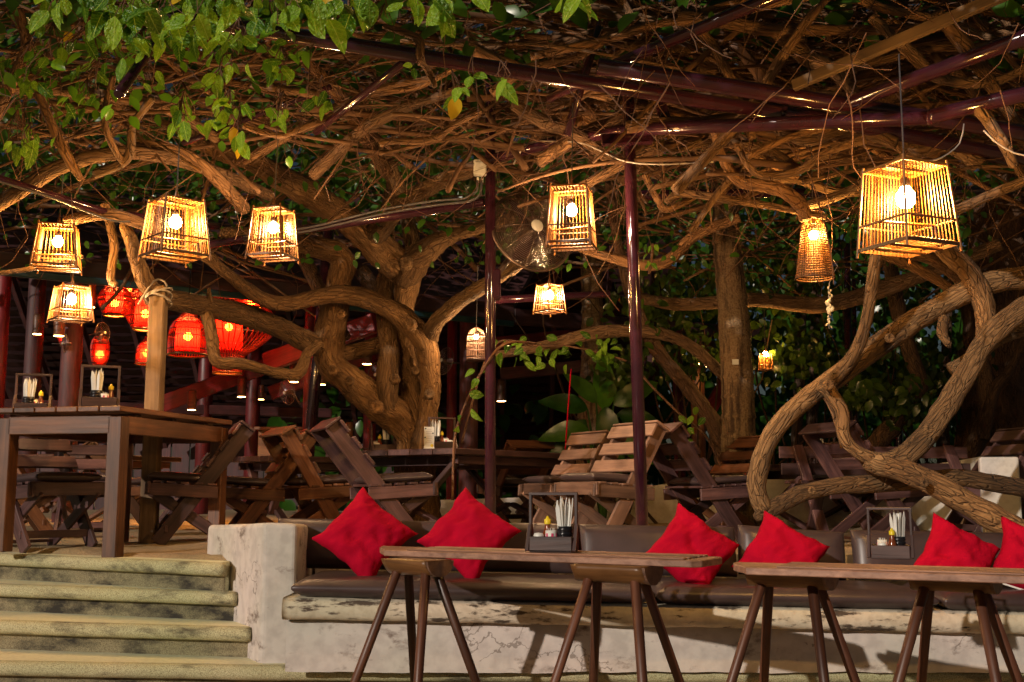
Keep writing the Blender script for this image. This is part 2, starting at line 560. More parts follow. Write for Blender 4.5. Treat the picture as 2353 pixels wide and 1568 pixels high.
def spline(pts, step):
    """pts: list of (Vector, radius) -> dense list by Catmull-Rom"""
    out = []
    n = len(pts)
    for i in range(n - 1):
        p0 = pts[max(0, i - 1)]; p1 = pts[i]; p2 = pts[i + 1]; p3 = pts[min(n - 1, i + 2)]
        L = (p2[0] - p1[0]).length
        k = max(1, int(L / step))
        for j in range(k):
            t = j / k
            t2, t3 = t * t, t * t * t
            p = 0.5 * ((2 * p1[0]) + (p2[0] - p0[0]) * t + (2 * p0[0] - 5 * p1[0] + 4 * p2[0] - p3[0]) * t2
                       + (3 * p1[0] - p0[0] - 3 * p2[0] + p3[0]) * t3)
            out.append((p, p1[1] + (p2[1] - p1[1]) * t))
    out.append(pts[-1])
    return out
def tube_data(pts, segs=8, lump=0.0, freq=8.0, cap=True, verts=None, faces=None, grain=None):
    vs = [] if verts is None else verts
    fs = [] if faces is None else faces
    base = len(vs)
    n = len(pts)
    ref = None
    acc = 0.0 if grain is None else (pts[0][0].x * 7.3) % 5.0
    for i in range(n):
        p, r = pts[i]
        if i: acc += (p - pts[i - 1][0]).length
        tan = (pts[min(n - 1, i + 1)][0] - pts[max(0, i - 1)][0])
        if tan.length < 1e-6: tan = V((0, 0, 1))
        tan.normalize()
        if ref is None:
            ref = tan.orthogonal().normalized()
        ref = (ref - tan * ref.dot(tan))
        if ref.length < 1e-5: ref = tan.orthogonal()
        ref.normalize()
        bi = tan.cross(ref)
        for s in range(segs):
            a = 2 * math.pi * s / segs
            dr = ref * math.cos(a) + bi * math.sin(a)
            rr = r
            if lump:
                if s == 0: sw = 1 + lump * 1.1 * noise.noise(p * 3.1 + V((4, 7, 1)))
                rr = r = pts[i][1] * sw
                q = p + dr * r
                rr = r * (1 + lump * noise.noise(q * freq) + lump * 0.7 * noise.noise(q * freq * 2.7))
            vs.append(p + dr * rr)
            if grain is not None: grain.append((r * math.cos(a) + acc * 0.0, r * math.sin(a), acc))
    for i in range(n - 1):
        for s in range(segs):
            a = base + i * segs + s
            b = base + i * segs + (s + 1) % segs
            fs.append((a, b, b + segs, a + segs))
    if cap:
        fs.append(tuple(base + s for s in range(segs - 1, -1, -1)))
        fs.append(tuple(base + (n - 1) * segs + s for s in range(segs)))
    return vs, fs
def tubem(pts, mat, segs=8, step=0.03, lump=0.0, freq=8.0):
    gr_ = []
    vs, fs = tube_data(spline(pts, step), segs, lump, freq, grain=gr_)
    return mk('tube', vs, fs, mat, True, gr_)
def lathem(prof, mat, segs=16, key=None, smooth=True):
    k = ('lathe', tuple((round(a, 4), round(b, 4)) for a, b in prof), mat, segs)
    if k in CACHE: return CACHE[k]
    vs, fs = [], []
    for r, z in prof:
        for i in range(segs):
            a = 2 * math.pi * i / segs
            vs.append((r * math.cos(a), r * math.sin(a), z))
    for j in range(len(prof) - 1):
        for i in range(segs):
            a, b = j * segs + i, j * segs + (i + 1) % segs
            fs.append((a, b, b + segs, a + segs))
    me = mk('turned', vs, fs, mat, smooth, [tuple(q) for q in vs])
    CACHE[k] = me
    return me
def T(x, y, z):
    return Matrix.Translation((x, y, z))
def RZ(a): return Matrix.Rotation(a, 4, 'Z')
def RX(a): return Matrix.Rotation(a, 4, 'X')
def RY(a): return Matrix.Rotation(a, 4, 'Y')

# ================================================================== the setting
def sheet(name, xs, ys, zf, mat, smooth=True):
    vs = [(x, y(x) if callable(y) else y, 0) for y in ys for x in xs]
    vs = [(a, b_, zf(a, b_)) for a, b_, _ in vs]
    n = len(xs)
    fs = [(j * n + i, j * n + i + 1, (j + 1) * n + i + 1, (j + 1) * n + i) for j in range(len(ys) - 1) for i in range(n - 1)]
    return mk(name, vs, fs, mat, smooth)
def lin(a, b_, n): return [a + (b_ - a) * i / (n - 1) for i in range(n)]

g = part('ground', sheet('ground', [-150, -20, -6, 6, 20, 150], [-60, -10, 3, 30, 200], lambda x, y: -0.64, 'sand'))
tag(g, kind='structure')

Z1, Z2, Z3, Z4 = -0.02, -0.165, -0.31, -0.455
NOSE = [
    ([(-500, 1252), (0, 1273), (500, 1294)], Z1),
    ([(-500, 1324), (0, 1343), (531, 1362)], Z2),
    ([(-500, 1411), (0, 1427), (562, 1443)], Z3),
    ([(-500, 1512), (0, 1521), (588, 1531), (1500, 1537), (2353, 1539), (2900, 1541)], Z4),
]
def nose_pts(spec):
    pts, z = spec
    w_ = [U(px, py, z) for px, py in pts]
    return w_
nose_w = [nose_pts(s) for s in NOSE]
def nose_y(i, x):
    w_ = nose_w[i]
    for a, b_ in zip(w_, w_[1:]):
        if x <= b_.x or b_ is w_[-1]:
            t_ = (x - a.x) / (b_.x - a.x)
            return a.y + (b_.y - a.y) * t_
steps = thing('concrete_steps', 'rounded concrete steps leading up to the sandy dining terrace', 'steps', (-2.4, 5.3, -0.64))
for i in range(4):
    w_ = nose_w[i]
    z = NOSE[i][1]
    x0, x1 = w_[0].x, w_[-1].x + (0.03 if i < 3 else 0)
    nx = int((x1 - x0) / 0.03)
    prof = [(0.75, -0.004), (0.30, -0.002), (0.05, 0.0)]
    for k in range(9):
        a = math.pi / 2 + k * math.pi / 8
        prof.append((0.030 + 0.034 * math.cos(a), -0.034 + 0.034 * math.sin(a)))
    prof += [(0.052, -0.070), (0.062, -0.078), (0.066, -0.20)]
    vs, fs = [], []
    for j in range(nx + 1):
        x = x0 + (x1 - x0) * j / nx
        y = nose_y(i, x)
        for (dy, dz) in prof:
            q = V((x, y + dy, z + dz))
            k = 0.0022 * noise.noise(q * 3) + 0.0016 * noise.noise(q * 23)
            vs.append((x, q.y + k, q.z + k * 0.6))
    m_ = len(prof)
    for j in range(nx):
        for k in range(m_ - 1):
            a = j * m_ + k
            fs.append((a, a + 1, a + m_ + 1, a + m_))
    fs.append(tuple(range(nx * m_, nx * m_ + m_)))
    sm_ = mk('step', vs, fs, 'step_stone', True)
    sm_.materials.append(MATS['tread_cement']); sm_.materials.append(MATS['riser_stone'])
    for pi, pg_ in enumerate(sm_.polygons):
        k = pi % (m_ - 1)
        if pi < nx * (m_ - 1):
            pg_.material_index = 1 if k < 2 else (2 if k >= m_ - 4 else 0)  # pale cement tread, dark mildewed riser; the contrast also stands in for light
    part('step', sm_, steps, world=True)

# the sand terrace
def sand_z(x, y):
    q = V((x, y, 0))
    k = 0.018 * noise.noise(q * 1.7) + 0.010 * noise.noise(q * 5) + 0.006 * noise.noise(q * 13)
    if y < 6.6 and x < -1.2:
        k += 0.012 * max(0, min(1, (-1.6 - x) * 0.8))
    f0 = fr(0.0)(x)
    k -= 0.05 * max(0.0, 1 - (y - f0) / 0.10)
    return k - 0.002
xs = lin(-9, -4.2, 12)[:-1] + lin(-4.2, -1.0, 80)[:-1] + lin(-1.0, 4.5, 70)[:-1] + lin(4.5, 12, 14)
def fr(off):
    def f(x):
        y0 = nose_y(0, max(x, nose_w[0][0].x)) + 0.13 if x < -1.35 else 5.86
        if -1.6 < x <= -1.35: y0 = nose_y(0, x) + 0.13
        return y0 + off
    return f
ys = [fr(0.0), fr(0.03), fr(0.07), fr(0.12), fr(0.18), fr(0.25), fr(0.33), fr(0.42), fr(0.54), fr(0.68), fr(0.85), fr(1.05), fr(1.3), fr(1.6), fr(2.0), fr(2.6), fr(3.4), fr(4.6), fr(6.5), fr(10), fr(18), fr(40)]
ter = part('sand_terrace', sheet('terrace', xs, ys, sand_z, 'sand'))
tag(ter, kind='structure')

# stair side wall
import bmesh
def prism(foot, z0, z1, mat, bev=0.02, seg=3, cuts=0, jitter=0.0):
    bm = bmesh.new()
    lo = [bm.verts.new((x, y, z0)) for x, y in foot]
    hi = [bm.verts.new((x, y, z1 if not callable(z1) else z1(x, y))) for x, y in foot]
    n = len(foot)
    for i in range(n):
        bm.faces.new((lo[i], lo[(i + 1) % n], hi[(i + 1) % n], hi[i]))
    bm.faces.new(hi)
    bm.faces.new(lo[::-1])
    bmesh.ops.recalc_face_normals(bm, faces=bm.faces)
    if bev:
        bmesh.ops.bevel(bm, geom=list(bm.edges), offset=bev, segments=seg, affect='EDGES', profile=0.5)
    if cuts:
        bmesh.ops.subdivide_edges(bm, edges=list(bm.edges), cuts=cuts, use_grid_fill=True)
    if jitter:
        for v in bm.verts:
            q = v.co.copy()
            v.co += V((noise.noise(q * 4), noise.noise(q * 4 + V((9, 0, 0))), noise.noise(q * 4 + V((0, 9, 0))))) * jitter
    me = bpy.data.meshes.new('block')
    bm.to_mesh(me)
    bm.free()
    me.materials.append(MATS[mat])
    return me
fA = U(598, 1524, Z4); fB = U(675, 1524, Z4)
bC = D(478, 1202, 6.15)
sw = part('stair_side_wall', prism([(fA.x, fA.y), (fB.x, fB.y), (fB.x - 0.02, fB.y + 0.6), (bC.x + 0.18, bC.y + 0.12), (bC.x, bC.y)],
                                  -0.60, lambda x, y: 0.185 if y < 5.5 else 0.155, 'plaster', 0.022, 3, 4, 0.008), None)
tag(sw, 'chipped plastered end wall between the steps and the cushioned bench', 'wall')

# concrete bench
bench = thing('concrete_bench', 'long low concrete bench with a rounded stained lip under the cushions', 'bench', (1.0, 5.1, Z4))
xb0, xb1 = fB.x, 3.4
def sweep(prof, mat, x0, x1, zoff, step=0.035, jit=0.006, endcap=True):
    nx = int((x1 - x0) / step)
    vs, fs = [], []
    m_ = len(prof)
    for j in range(nx + 1):
        x = x0 + (x1 - x0) * j / nx
        for (y, z) in prof:
            q = V((x, y, z))
            k = jit * noise.noise(q * 6) + jit * 0.5 * noise.noise(q * 19)
            vs.append((x, y + k, z + zoff(x) + k))
    for j in range(nx):
        for k in range(m_ - 1):
            a = j * m_ + k
            fs.append((a, a + 1, a + m_ + 1, a + m_))
    if endcap:
        fs.append(tuple(range(m_)))
        fs.append(tuple(range(nx * m_ + m_ - 1, nx * m_ - 1, -1)))
    return mk('sweep', vs, fs, mat, True)
def zo(x): return -0.020 * (x - xb0)
part('front_wall', sweep([(5.75, -0.24), (5.085, -0.24), (5.08, -0.35), (5.07, Z4 - 0.01)], 'plaster', xb0, xb1, lambda x: 0, 0.04, 0.006, False), bench, world=True)
lip = [(5.75, -0.135), (5.10, -0.135)]
for k in range(9):
    a = math.pi / 2 + k * math.pi / 8
    lip.append((5.052 + 0.038 * math.cos(a) * (1 if abs(math.sin(a)) < 0.95 else 1), -0.183 + 0.048 * math.copysign(abs(math.sin(a)) ** 0.7, math.sin(a))))
lip += [(5.10, -0.232), (5.75, -0.235)]
part('seat_lip', sweep(lip, 'plaster_lip', xb0 - 0.01, xb1, zo, 0.03, 0.0035), bench, world=True)
part('back_wall', sweep([(5.86, -0.2), (5.86, 0.0), (5.855, 0.012), (5.78, 0.012), (5.77, -0.2)], 'plaster', xb0, xb1, lambda x: 0, 0.06, 0.004), bench, world=True)

# cushions (rounded slabs with a crowned top)
def cushion(sx, sy, sz, mat, r=0.025, crown=0.012, seed=0, sag=0.006):
    nx, ny = max(8, int(sx / 0.04)), max(6, int(sy / 0.04))
    def f(u, v, top):
        x, y = (u - 0.5) * sx, (v - 0.5) * sy
        e = min(u * sx, (1 - u) * sx, v * sy, (1 - v) * sy)
        k = min(1.0, e / (r * 2.2))
        hgt = (sz / 2) * (1 - (1 - k) ** 2.2 * 0.85)
        cr = crown * math.sin(math.pi * u) ** 0.4 * math.sin(math.pi * v) ** 0.5
        q = V((x + seed, y, top * 3.0))
        wr = sag * noise.noise(q * 4.0) + sag * 0.5 * noise.noise(q * 11)
        return V((x, y, top * (hgt + cr) + wr * k))
    vs, fs = [], []
    us = [0, 0.006 / sx * 2, 0.02 / sx * 2] + [0.05 + 0.9 * i / nx for i in range(nx + 1)] + [1 - 0.02 / sx * 2, 1 - 0.006 / sx * 2, 1]
    us = sorted(set(min(1, max(0, u)) for u in us))
    vv_ = [0, 0.006 / sy * 2, 0.02 / sy * 2] + [0.08 + 0.84 * i / ny for i in range(ny + 1)] + [1 - 0.02 / sy * 2, 1 - 0.006 / sy * 2, 1]
    vv_ = sorted(set(min(1, max(0, u)) for u in vv_))
    a, b_ = len(us), len(vv_)
    for top in (1, -1):
        for v in vv_:
            for u in us:
                vs.append(f(u, v, top))
    o2 = a * b_
    for j in range(b_ - 1):
        for i in range(a - 1):
            p = j * a + i
            fs.append((p, p + 1, p + a + 1, p + a))
            fs.append((o2 + p, o2 + p + a, o2 + p + a + 1, o2 + p + 1))
    for i in range(a - 1):
        fs.append((i + 1, i, o2 + i, o2 + i + 1))
        p = (b_ - 1) * a + i
        fs.append((p, p + 1, o2 + p + 1, o2 + p))
    for j in range(b_ - 1):
        p = j * a
        fs.append((p, p + a, o2 + p + a, o2 + p))
        p = j * a + a - 1
        fs.append((p + a, p, o2 + p, o2 + p + a))
    return mk('cushion', vs, fs, mat, True)
TILT = math.atan(0.020)
seat_spans = [(677, 1494, 'longest dark vinyl bench seat cushion beside the plastered end wall'),
              (1498, 2136, 'dark vinyl bench seat cushion in the middle of the bench'),
              (2144, 2700, 'dark vinyl bench seat cushion at the right end of the bench')]
for a, b_, lab in seat_spans:
    xa, xc = (a - CX) / F * 5.02 + 0.006, (b_ - CX) / F * 5.02
    xm = (xa + xc) / 2
    tp = thing('seat_cushion', lab, 'cushion', (xm, 5.32, -0.132 + zo(xm)), 0, 'seat cushions on the bench')
    part('pad', cushion(xc - xa, 0.62, 0.078, 'vinyl', 0.03, 0.006, a), tp, T(0, 0, 0.041) @ RY(TILT))
back_spans = [(640, 1318, 'dark vinyl back cushion behind the two left red pillows', 0, 0.0),
              (1326, 1684, 'dark vinyl back cushion behind the steel pole', 0.0, 0.0),
              (1690, 1932, 'short dark vinyl back cushion leaning left of the gap', 0.0, 0.05),
              (1950, 2700, 'dark vinyl back cushion at the right end behind the bar caddy', 0.0, 0.0)]
for a, b_, lab, rz, tl in back_spans:
    xa, xc = (a - CX) / F * 5.62, (b_ - CX) / F * 5.62
    xm = (xa + xc) / 2
    tp = thing('back_cushion', lab, 'cushion', (xm, 5.60, -0.05 + zo(xm)), rz, 'back cushions on the bench')
    part('pad', cushion(xc - xa, 0.25, 0.085, 'vinyl', 0.03, 0.010, a * 1.7), tp, T(0, 0.045, 0.125) @ RY(TILT + tl) @ RX(math.radians(74)))

# red pillows
def pillow_mesh(s, th, seed):
    n = 34
    rs = random.Random(int(seed * 10) + 3)
    dn = [(rs.uniform(-0.5, 0.5), rs.uniform(-0.5, 0.5), rs.uniform(0.15, 0.35), rs.uniform(0.010, 0.024)) for _ in range(3)]
    sk = rs.uniform(-0.07, 0.07)
    vs, fs = [], []
    for top in (1, -1):
        for j in range(n + 1):
            for i in range(n + 1):
                u, v = -1 + 2 * i / n, -1 + 2 * j / n
                h = th * (max(0, (1 - u * u)) * max(0, (1 - v * v))) ** 0.42
                px_ = u * s * (1 - 0.13 * (1 - v * v))  if True else 0
                py_ = v * s * (1 - 0.13 * (1 - u * u))
                q = V((u * 2 + seed, v * 2, top))
                edge = max(abs(u), abs(v))
                wr = 0.014 * noise.noise(q * 1.3) + 0.018 * edge ** 3 * noise.noise(V((u * 6 + seed, v * 6, top * 2))) + 0.006 * noise.noise(V((u * 3 + v * 9 + seed, v * 2 - u, top)))
                if top > 0:
                    for dx_, dy_, dr_, dd_ in dn:
                        wr -= dd_ * math.exp(-((u - dx_) ** 2 + (v - dy_) ** 2) / (dr_ * dr_))
                px_ += sk * py_ * 0.8 + 0.010 * noise.noise(V((v * 2.3, seed, 1)))
                py_ += 0.012 * noise.noise(V((u * 2.3, seed, 5)))
                vs.append((px_, py_, top * (h + (wr if h > 0 else 0) * min(1, h / th * 2))))
    o2 = (n + 1) ** 2
    for j in range(n):
        for i in range(n):
            p = j * (n + 1) + i
            fs.append((p, p + 1, p + n + 2, p + n + 1))
            fs.append((o2 + p, o2 + p + n + 1, o2 + p + n + 2, o2 + p + 1))
    me = mk('pillow', vs, fs, 'red_fabric', True)
    bm = bmesh.new(); bm.from_mesh(me)
    bmesh.ops.remove_doubles(bm, verts=bm.verts, dist=0.0005)
    bmesh.ops.recalc_face_normals(bm, faces=bm.faces)
    bm.to_mesh(me); bm.free()
    me.polygons.foreach_set('use_smooth', [True] * len(me.polygons))
    return me
pil = [(838, 1232, 5.33, 49, 8, 'red pillow nearest the plastered end wall', 0.178),
       (1077, 1232, 5.33, 53, -4, 'red pillow just left of the bar table caddy, above the first trestle', 0.178),
       (1588, 1266, 5.30, 52, 4, 'red pillow just right of the steel pole', 0.172),
       (1795, 1280, 5.30, 58, -4, 'red pillow leaning in front of the gap between back cushions', 0.168),
       (2198, 1284, 5.26, 58, 4, 'red pillow right of the caddy on the right bar table', 0.165),
       (2372, 1290, 5.22, 70, -10, 'red pillow with a white zip cut off by the right edge', 0.165)]
for i, (px, py, d, rot, yaw, lab, s) in enumerate(pil):
    p = D(px, py, d)
    o = part('red_pillow', pillow_mesh(s * 1.03, 0.092, i * 13.7), None,
             Matrix.Translation(p) @ RZ(math.radians(yaw)) @ RX(math.radians(90 - 26)) @ RZ(math.radians(rot)))
    tag(o, lab, 'pillow', 'red pillows on the bench')
    if i == 5:
        part('zip', boxm(0.30, 0.008, 0.006, 'white_plastic', 0.001), o, T(-0.155, 0, 0) @ RZ(math.pi / 2))

# low white wall behind the right tables
wp = [(900, 11.6, 0.22), (1330, 11.6, 0.28), (1560, 11.4, 0.42), (1800, 11.0, 0.48), (2000, 10.4, 0.52), (2160, 9.4, 0.565), (2270, 8.4, 0.60), (2335, 7.7, 0.585)]
wv = []
vs, fs = [], []
for px, d, h in wp:
    x = (px - CX) / F * d
    vs += [(x, d, -0.05), (x - 0.02, d, h - 0.03), (x, d + 0.02, h), (x + 0.02, d + 0.17, h), (x + 0.03, d + 0.2, h - 0.03), (x + 0.03, d + 0.2, -0.05)]
for j in range(len(wp) - 1):
    for k in range(5):
        a = j * 6 + k
        fs.append((a, a + 6, a + 7, a + 1))
fs += [tuple(range(6)), tuple(range(len(vs) - 1, len(vs) - 7, -1))]
o = part('low_curved_wall', mk('low_wall', vs, fs, 'white_plaster', False))
tag(o, 'low white curved garden wall behind the right hand tables', 'wall')
# plastered wall end beside the right edge
e0 = U(2262, 1262, 0.0)
o = part('wall_pier', prism([(D(2258, 1200, 7.4).x, 7.4), (D(2342, 1200, 7.4).x, 7.35), (D(2342, 1200, 7.4).x + 0.1, 7.6), (D(2258, 1200, 7.4).x + 0.1, 7.66)], -0.05,
                            lambda x, y: 0.56, 'white_plaster', 0.015, 2), None)
tag(o, 'white wall end sloping down at the right edge behind the branches', 'wall')

# ================================================================== pavilion behind
pav = thing('pavilion', 'dark red open timber pavilion lit by red lanterns at the back left', 'pavilion', (-3.0, 12.0, 0))
posts = [(15, 12.0, 34, 560, 'red_wood'), (92, 12.6, 40, 560, 'roof_wood'), (178, 12.0, 48, 560, 'roof_wood'), (483, 15.5, 36, 600, 'red_wood'),
         (592, 15.5, 34, 600, 'red_wood'), (716, 11.9, 26, 640, 'red_wood'), (855, 15.5, 30, 640, 'red_wood'), (1078, 13.2, 44, 690, 'roof_wood'),
         (1040, 15.5, 24, 700, 'red_wood'), (1556, 13.5, 26, 760, 'red_wood'), (1600, 12.6, 34, 770, 'mid_wood')]
for px, d, wpx, ytop, mt in posts:
    top = D(px, ytop, d)
    r = W(wpx, d) / 2
    rod('post', (top.x, d, -0.05), (top.x, d, top.z), r, r * 0.95, mt, pav, 14, True)
def pbeam(name, a, b_, wd, ht, mt):
    beam(name, D(*a), D(*b_), wd, ht, mt, pav, world=True, bev=0.01)
pbeam('eave_beam', (-120, 590, 10.0), (1180, 728, 13.2), 0.06, 0.22, 'roof_wood')
pbeam('gutter', (-120, 612, 9.92), (1180, 745, 13.1), 0.05, 0.07, 'teal_paint')
pbeam('eave_beam', (1180, 728, 13.2), (1760, 770, 15.5), 0.06, 0.2, 'roof_wood')
pbeam('tie_beam', (610, 835, 12.5), (862, 742, 12.1), 0.10, 0.22, 'red_wood')
pbeam('tie_beam', (370, 930, 14.2), (620, 838, 14.8), 0.10, 0.22, 'red_wood')
pbeam('tie_beam', (620, 905, 15.4), (900, 800, 15.6), 0.10, 0.2, 'red_wood')
pbeam('tie_beam', (1060, 800, 13.4), (1330, 770, 14.6), 0.08, 0.18, 'red_wood')
pbeam('tie_beam', (1150, 860, 14.4), (1560, 820, 14.6), 0.08, 0.16, 'roof_wood')
pbeam('brace', (1700, 825, 13.2), (1620, 960, 13.0), 0.08, 0.16, 'red_wood')
pbeam('tie_beam', (0, 930, 14.0), (760, 950, 16.5), 0.10, 0.14, 'roof_wood')
# far roof slope: rafters, battens and shingle courses
def rp(u, v):   # u along, v down the slope
    return V((-8.5 + 10.0 * u, 16.0 + 3.2 * v, 4.1 - 3.0 * v))
for i in range(13):
    beam('rafter', rp(i / 12, 0), rp(i / 12, 1.0), 0.07, 0.14, 'roof_wood', pav, world=True)
vs, fs = [], []
for k in range(24):
    v0, v1 = k / 24, (k + 1) / 24
    nu = 66
    for i in range(nu):
        u0, u1 = i / nu, (i + 0.985) / nu
        dz = R.uniform(0.0, 0.025)
        b0 = len(vs)
        a, b_, c, d = rp(u0, v0), rp(u1, v0), rp(u1, v1), rp(u0, v1)
        up = V((0, 0.25, 0.12 + dz)); up2 = V((0, 0.25, 0.07 + dz))
        vs += [a + up2, b_ + up2, c + up, d + up]
        fs.append((b0, b0 + 1, b0 + 2, b0 + 3))
vs += [rp(-0.1, -0.2) + V((0, 0.3, 0.3)), rp(1.1, -0.2) + V((0, 0.3, 0.3)), rp(1.1, 1.1) + V((0, 0.3, 0.3)), rp(-0.1, 1.1) + V((0, 0.3, 0.3))]
fs.append(tuple(range(len(vs) - 4, len(vs))))
o = part('roof_shingles', mk('shingles', vs, fs, 'roof_wood'), pav, world=True)
o['kind'] = 'stuff'
# near roof slope above the eave
vs = [D(-200, 570, 10.0), D(1180, 715, 13.2), D(1180, 715, 13.2) + V((0.6, 3.0, 1.6)), D(-200, 570, 10.0) + V((0.6, 5.5, 2.6))]
vs += [v + V((0, 0, 0.08)) for v in vs]
part('roof_panel', mk('roof', vs, [(0, 1, 2, 3), (7, 6, 5, 4), (0, 4, 5, 1), (1, 5, 6, 2), (2, 6, 7, 3), (3, 7, 4, 0)], 'roof_wood'), pav, world=True)
# back wall boards low behind
for i in range(36):
    x = -9.5 + i * 0.33
    beam('wall_board', (x, 19.6 + 0.01 * (i % 2), -0.05), (x, 19.6 + 0.01 * (i % 2), 1.15), 0.03, 0.31, 'roof_wood', pav, up=(1, 0, 0), world=True)
# service counter panel lit yellow far behind
o = thing('serving_counter', 'yellow lit wooden counter front far behind the tilted chair', 'counter', D(655, 1060, 14.5) - V((0, 0, 0.3)))
for i in range(4):
    p = D(608 + i * 31, 1022, 14.5)
    part('panel', boxm(0.17, 0.03, 0.40, 'bamboo', 0.005), o, Matrix.Translation(p), True)
part('counter_top', boxm(0.78, 0.16, 0.04, 'mid_wood', 0.006), o, Matrix.Translation(D(655, 985, 14.46)), True)

# ================================================================== trees
def limb(pts, parent, mat='bark', segs=12, lump=0.14, freq=9.0, name='limb'):
    P_ = [(D(px, py, d), W(r, d)) for px, py, d, r in pts]
    rmin = min(r for _, r in P_)
    me = tubem(P_, mat, segs, max(0.018, rmin * 0.55), lump, freq)
    return part(name, me, parent, world=True)
ct = thing('gnarled_tree', 'gnarled multi-stemmed tree with thick twisted limbs behind the middle table', 'tree', (-0.85, 9.0, 0))
limb([(958, 1215, 9.0, 60), (955, 1090, 9.0, 46), (950, 1010, 9.0, 40), (918, 962, 8.95, 40), (868, 928, 8.9, 42), (805, 876, 8.85, 38), (762, 838, 8.85, 37), (756, 790, 8.85, 36),
      (765, 735, 8.8, 34), (778, 660, 8.75, 32), (788, 610, 8.7, 33), (770, 580, 8.65, 30), (720, 568, 8.5, 25), (672, 555, 8.3, 22), (600, 545, 8.0, 20), (520, 540, 7.6, 17)], ct, segs=18, lump=0.13, name='trunk')
limb([(905, 965, 8.95, 30), (888, 925, 8.85, 27), (892, 860, 8.85, 25), (895, 800, 8.9, 23), (886, 740, 9.0, 22), (882, 680, 9.05, 21), (892, 600, 9.1, 19), (890, 500, 9.2, 18), (905, 400, 9.3, 14)], ct, segs=14, name='stem')
limb([(965, 1060, 9.0, 38), (955, 960, 8.98, 30), (940, 880, 9.0, 23), (930, 790, 9.05, 22), (930, 700, 8.95, 27), (935, 640, 8.9, 33), (905, 600, 8.85, 40), (858, 560, 8.75, 36), (815, 520, 8.65, 34),
      (770, 485, 8.5, 33), (700, 440, 8.2, 31), (640, 408, 8.0, 29), (580, 372, 7.7, 26), (500, 345, 7.4, 22), (420, 300, 7.0, 18)], ct, segs=18, lump=0.13, name='stem')
limb([(968, 1060, 8.9, 36), (982, 960, 8.85, 25), (990, 900, 8.82, 23), (987, 860, 8.8, 23), (978, 790, 8.75, 26), (930, 735, 8.7, 27), (880, 702, 8.6, 24), (820, 682, 8.55, 22), (760, 678, 8.45, 20), (690, 694, 8.3, 19), (640, 698, 8.15, 18),
      (590, 680, 8.0, 17), (530, 635, 7.8, 15), (455, 575, 7.4, 14), (380, 540, 7.1, 13)], ct, segs=14, name='stem')
limb([(945, 1040, 9.1, 34), (925, 960, 9.1, 26), (955, 890, 9.15, 16), (952, 820, 9.15, 15), (945, 740, 9.15, 14)], ct, segs=12, name='stem')
limb([(850, 556, 8.75, 28), (872, 525, 8.6, 27), (900, 490, 8.4, 25), (955, 448, 8.1, 22), (1020, 415, 7.8, 19), (1110, 378, 7.4, 17), (1190, 345, 7.0, 14)], ct, segs=14)
limb([(925, 650, 8.9, 34), (955, 600, 8.8, 33), (985, 575, 8.7, 28), (1030, 545, 8.6, 20), (1100, 525, 8.4, 15), (1180, 500, 8.2, 12)], ct, segs=14, lump=0.16)
limb([(958, 605, 8.8, 24), (945, 545, 8.8, 20), (932, 490, 8.8, 18), (905, 410, 8.6, 19), (865, 340, 8.3, 17), (835, 280, 8.0, 14), (815, 190, 7.6, 11)], ct, segs=12)
limb([(985, 775, 8.75, 24), (1005, 738, 8.6, 19), (1060, 690, 8.4, 18), (1120, 652, 8.1, 17), (1190, 608, 7.8, 16), (1270, 560, 7.4, 13), (1360, 520, 7.0, 11)], ct, segs=12)
limb([(752, 805, 8.85, 26), (690, 778, 8.7, 26), (640, 752, 8.5, 25), (560, 724, 8.2, 25), (480, 706, 7.9, 24), (395, 690, 7.5, 24), (345, 682, 7.3, 23)], ct, segs=14, lump=0.08)
limb([(470, 712, 7.85, 14), (485, 760, 7.8, 13), (492, 815, 7.8, 13), (505, 835, 7.8, 13), (560, 838, 7.9, 13), (640, 858, 8.1, 14), (685, 858, 8.2, 13), (705, 815, 8.4, 12), (730, 790, 8.6, 12)], ct, segs=10)
limb([(486, 700, 7.85, 8), (481, 680, 7.8, 7), (480, 662, 7.8, 3)], ct, segs=8)
limb([(350, 668, 7.25, 20), (330, 640, 7.1, 19), (312, 590, 6.9, 17), (298, 545, 6.7, 15), (285, 518, 6.6, 12)], ct, segs=12)
limb([(770, 815, 8.9, 20), (820, 808, 9.05, 19), (880, 790, 9.15, 18)], ct, segs=10)
limb([(668, 560, 8.6, 14), (700, 600, 8.8, 16), (745, 690, 9.2, 18), (790, 780, 9.4, 20)], ct, 'dark_bark', segs=10)
limb([(830, 620, 9.6, 18), (870, 690, 9.5, 20), (915, 790, 9.4, 20)], ct, 'dark_bark', segs=10)
for (px, py, d, r) in [(863, 935, 8.62, 13), (905, 870, 8.6, 10), (760, 850, 8.55, 10), (780, 720, 8.45, 9), (985, 905, 8.55, 10), (940, 745, 8.45, 13), (930, 600, 8.6, 14), (800, 875, 8.55, 9), (955, 850, 8.7, 9)]:
    p = D(px, py, d)
    s = W(r, d)
    pr = [(0.0, 0.0), (s * 0.35, -0.004), (s * 0.5, s * 0.1), (s * 0.9, s * 0.15), (s * 1.25, -s * 0.4), (s * 1.35, -s)]
    part('knot', lathem(pr[::-1], 'bark', 12), ct, Matrix.Translation(p + V((0, 0.04, 0))) @ RX(math.radians(90)), True)

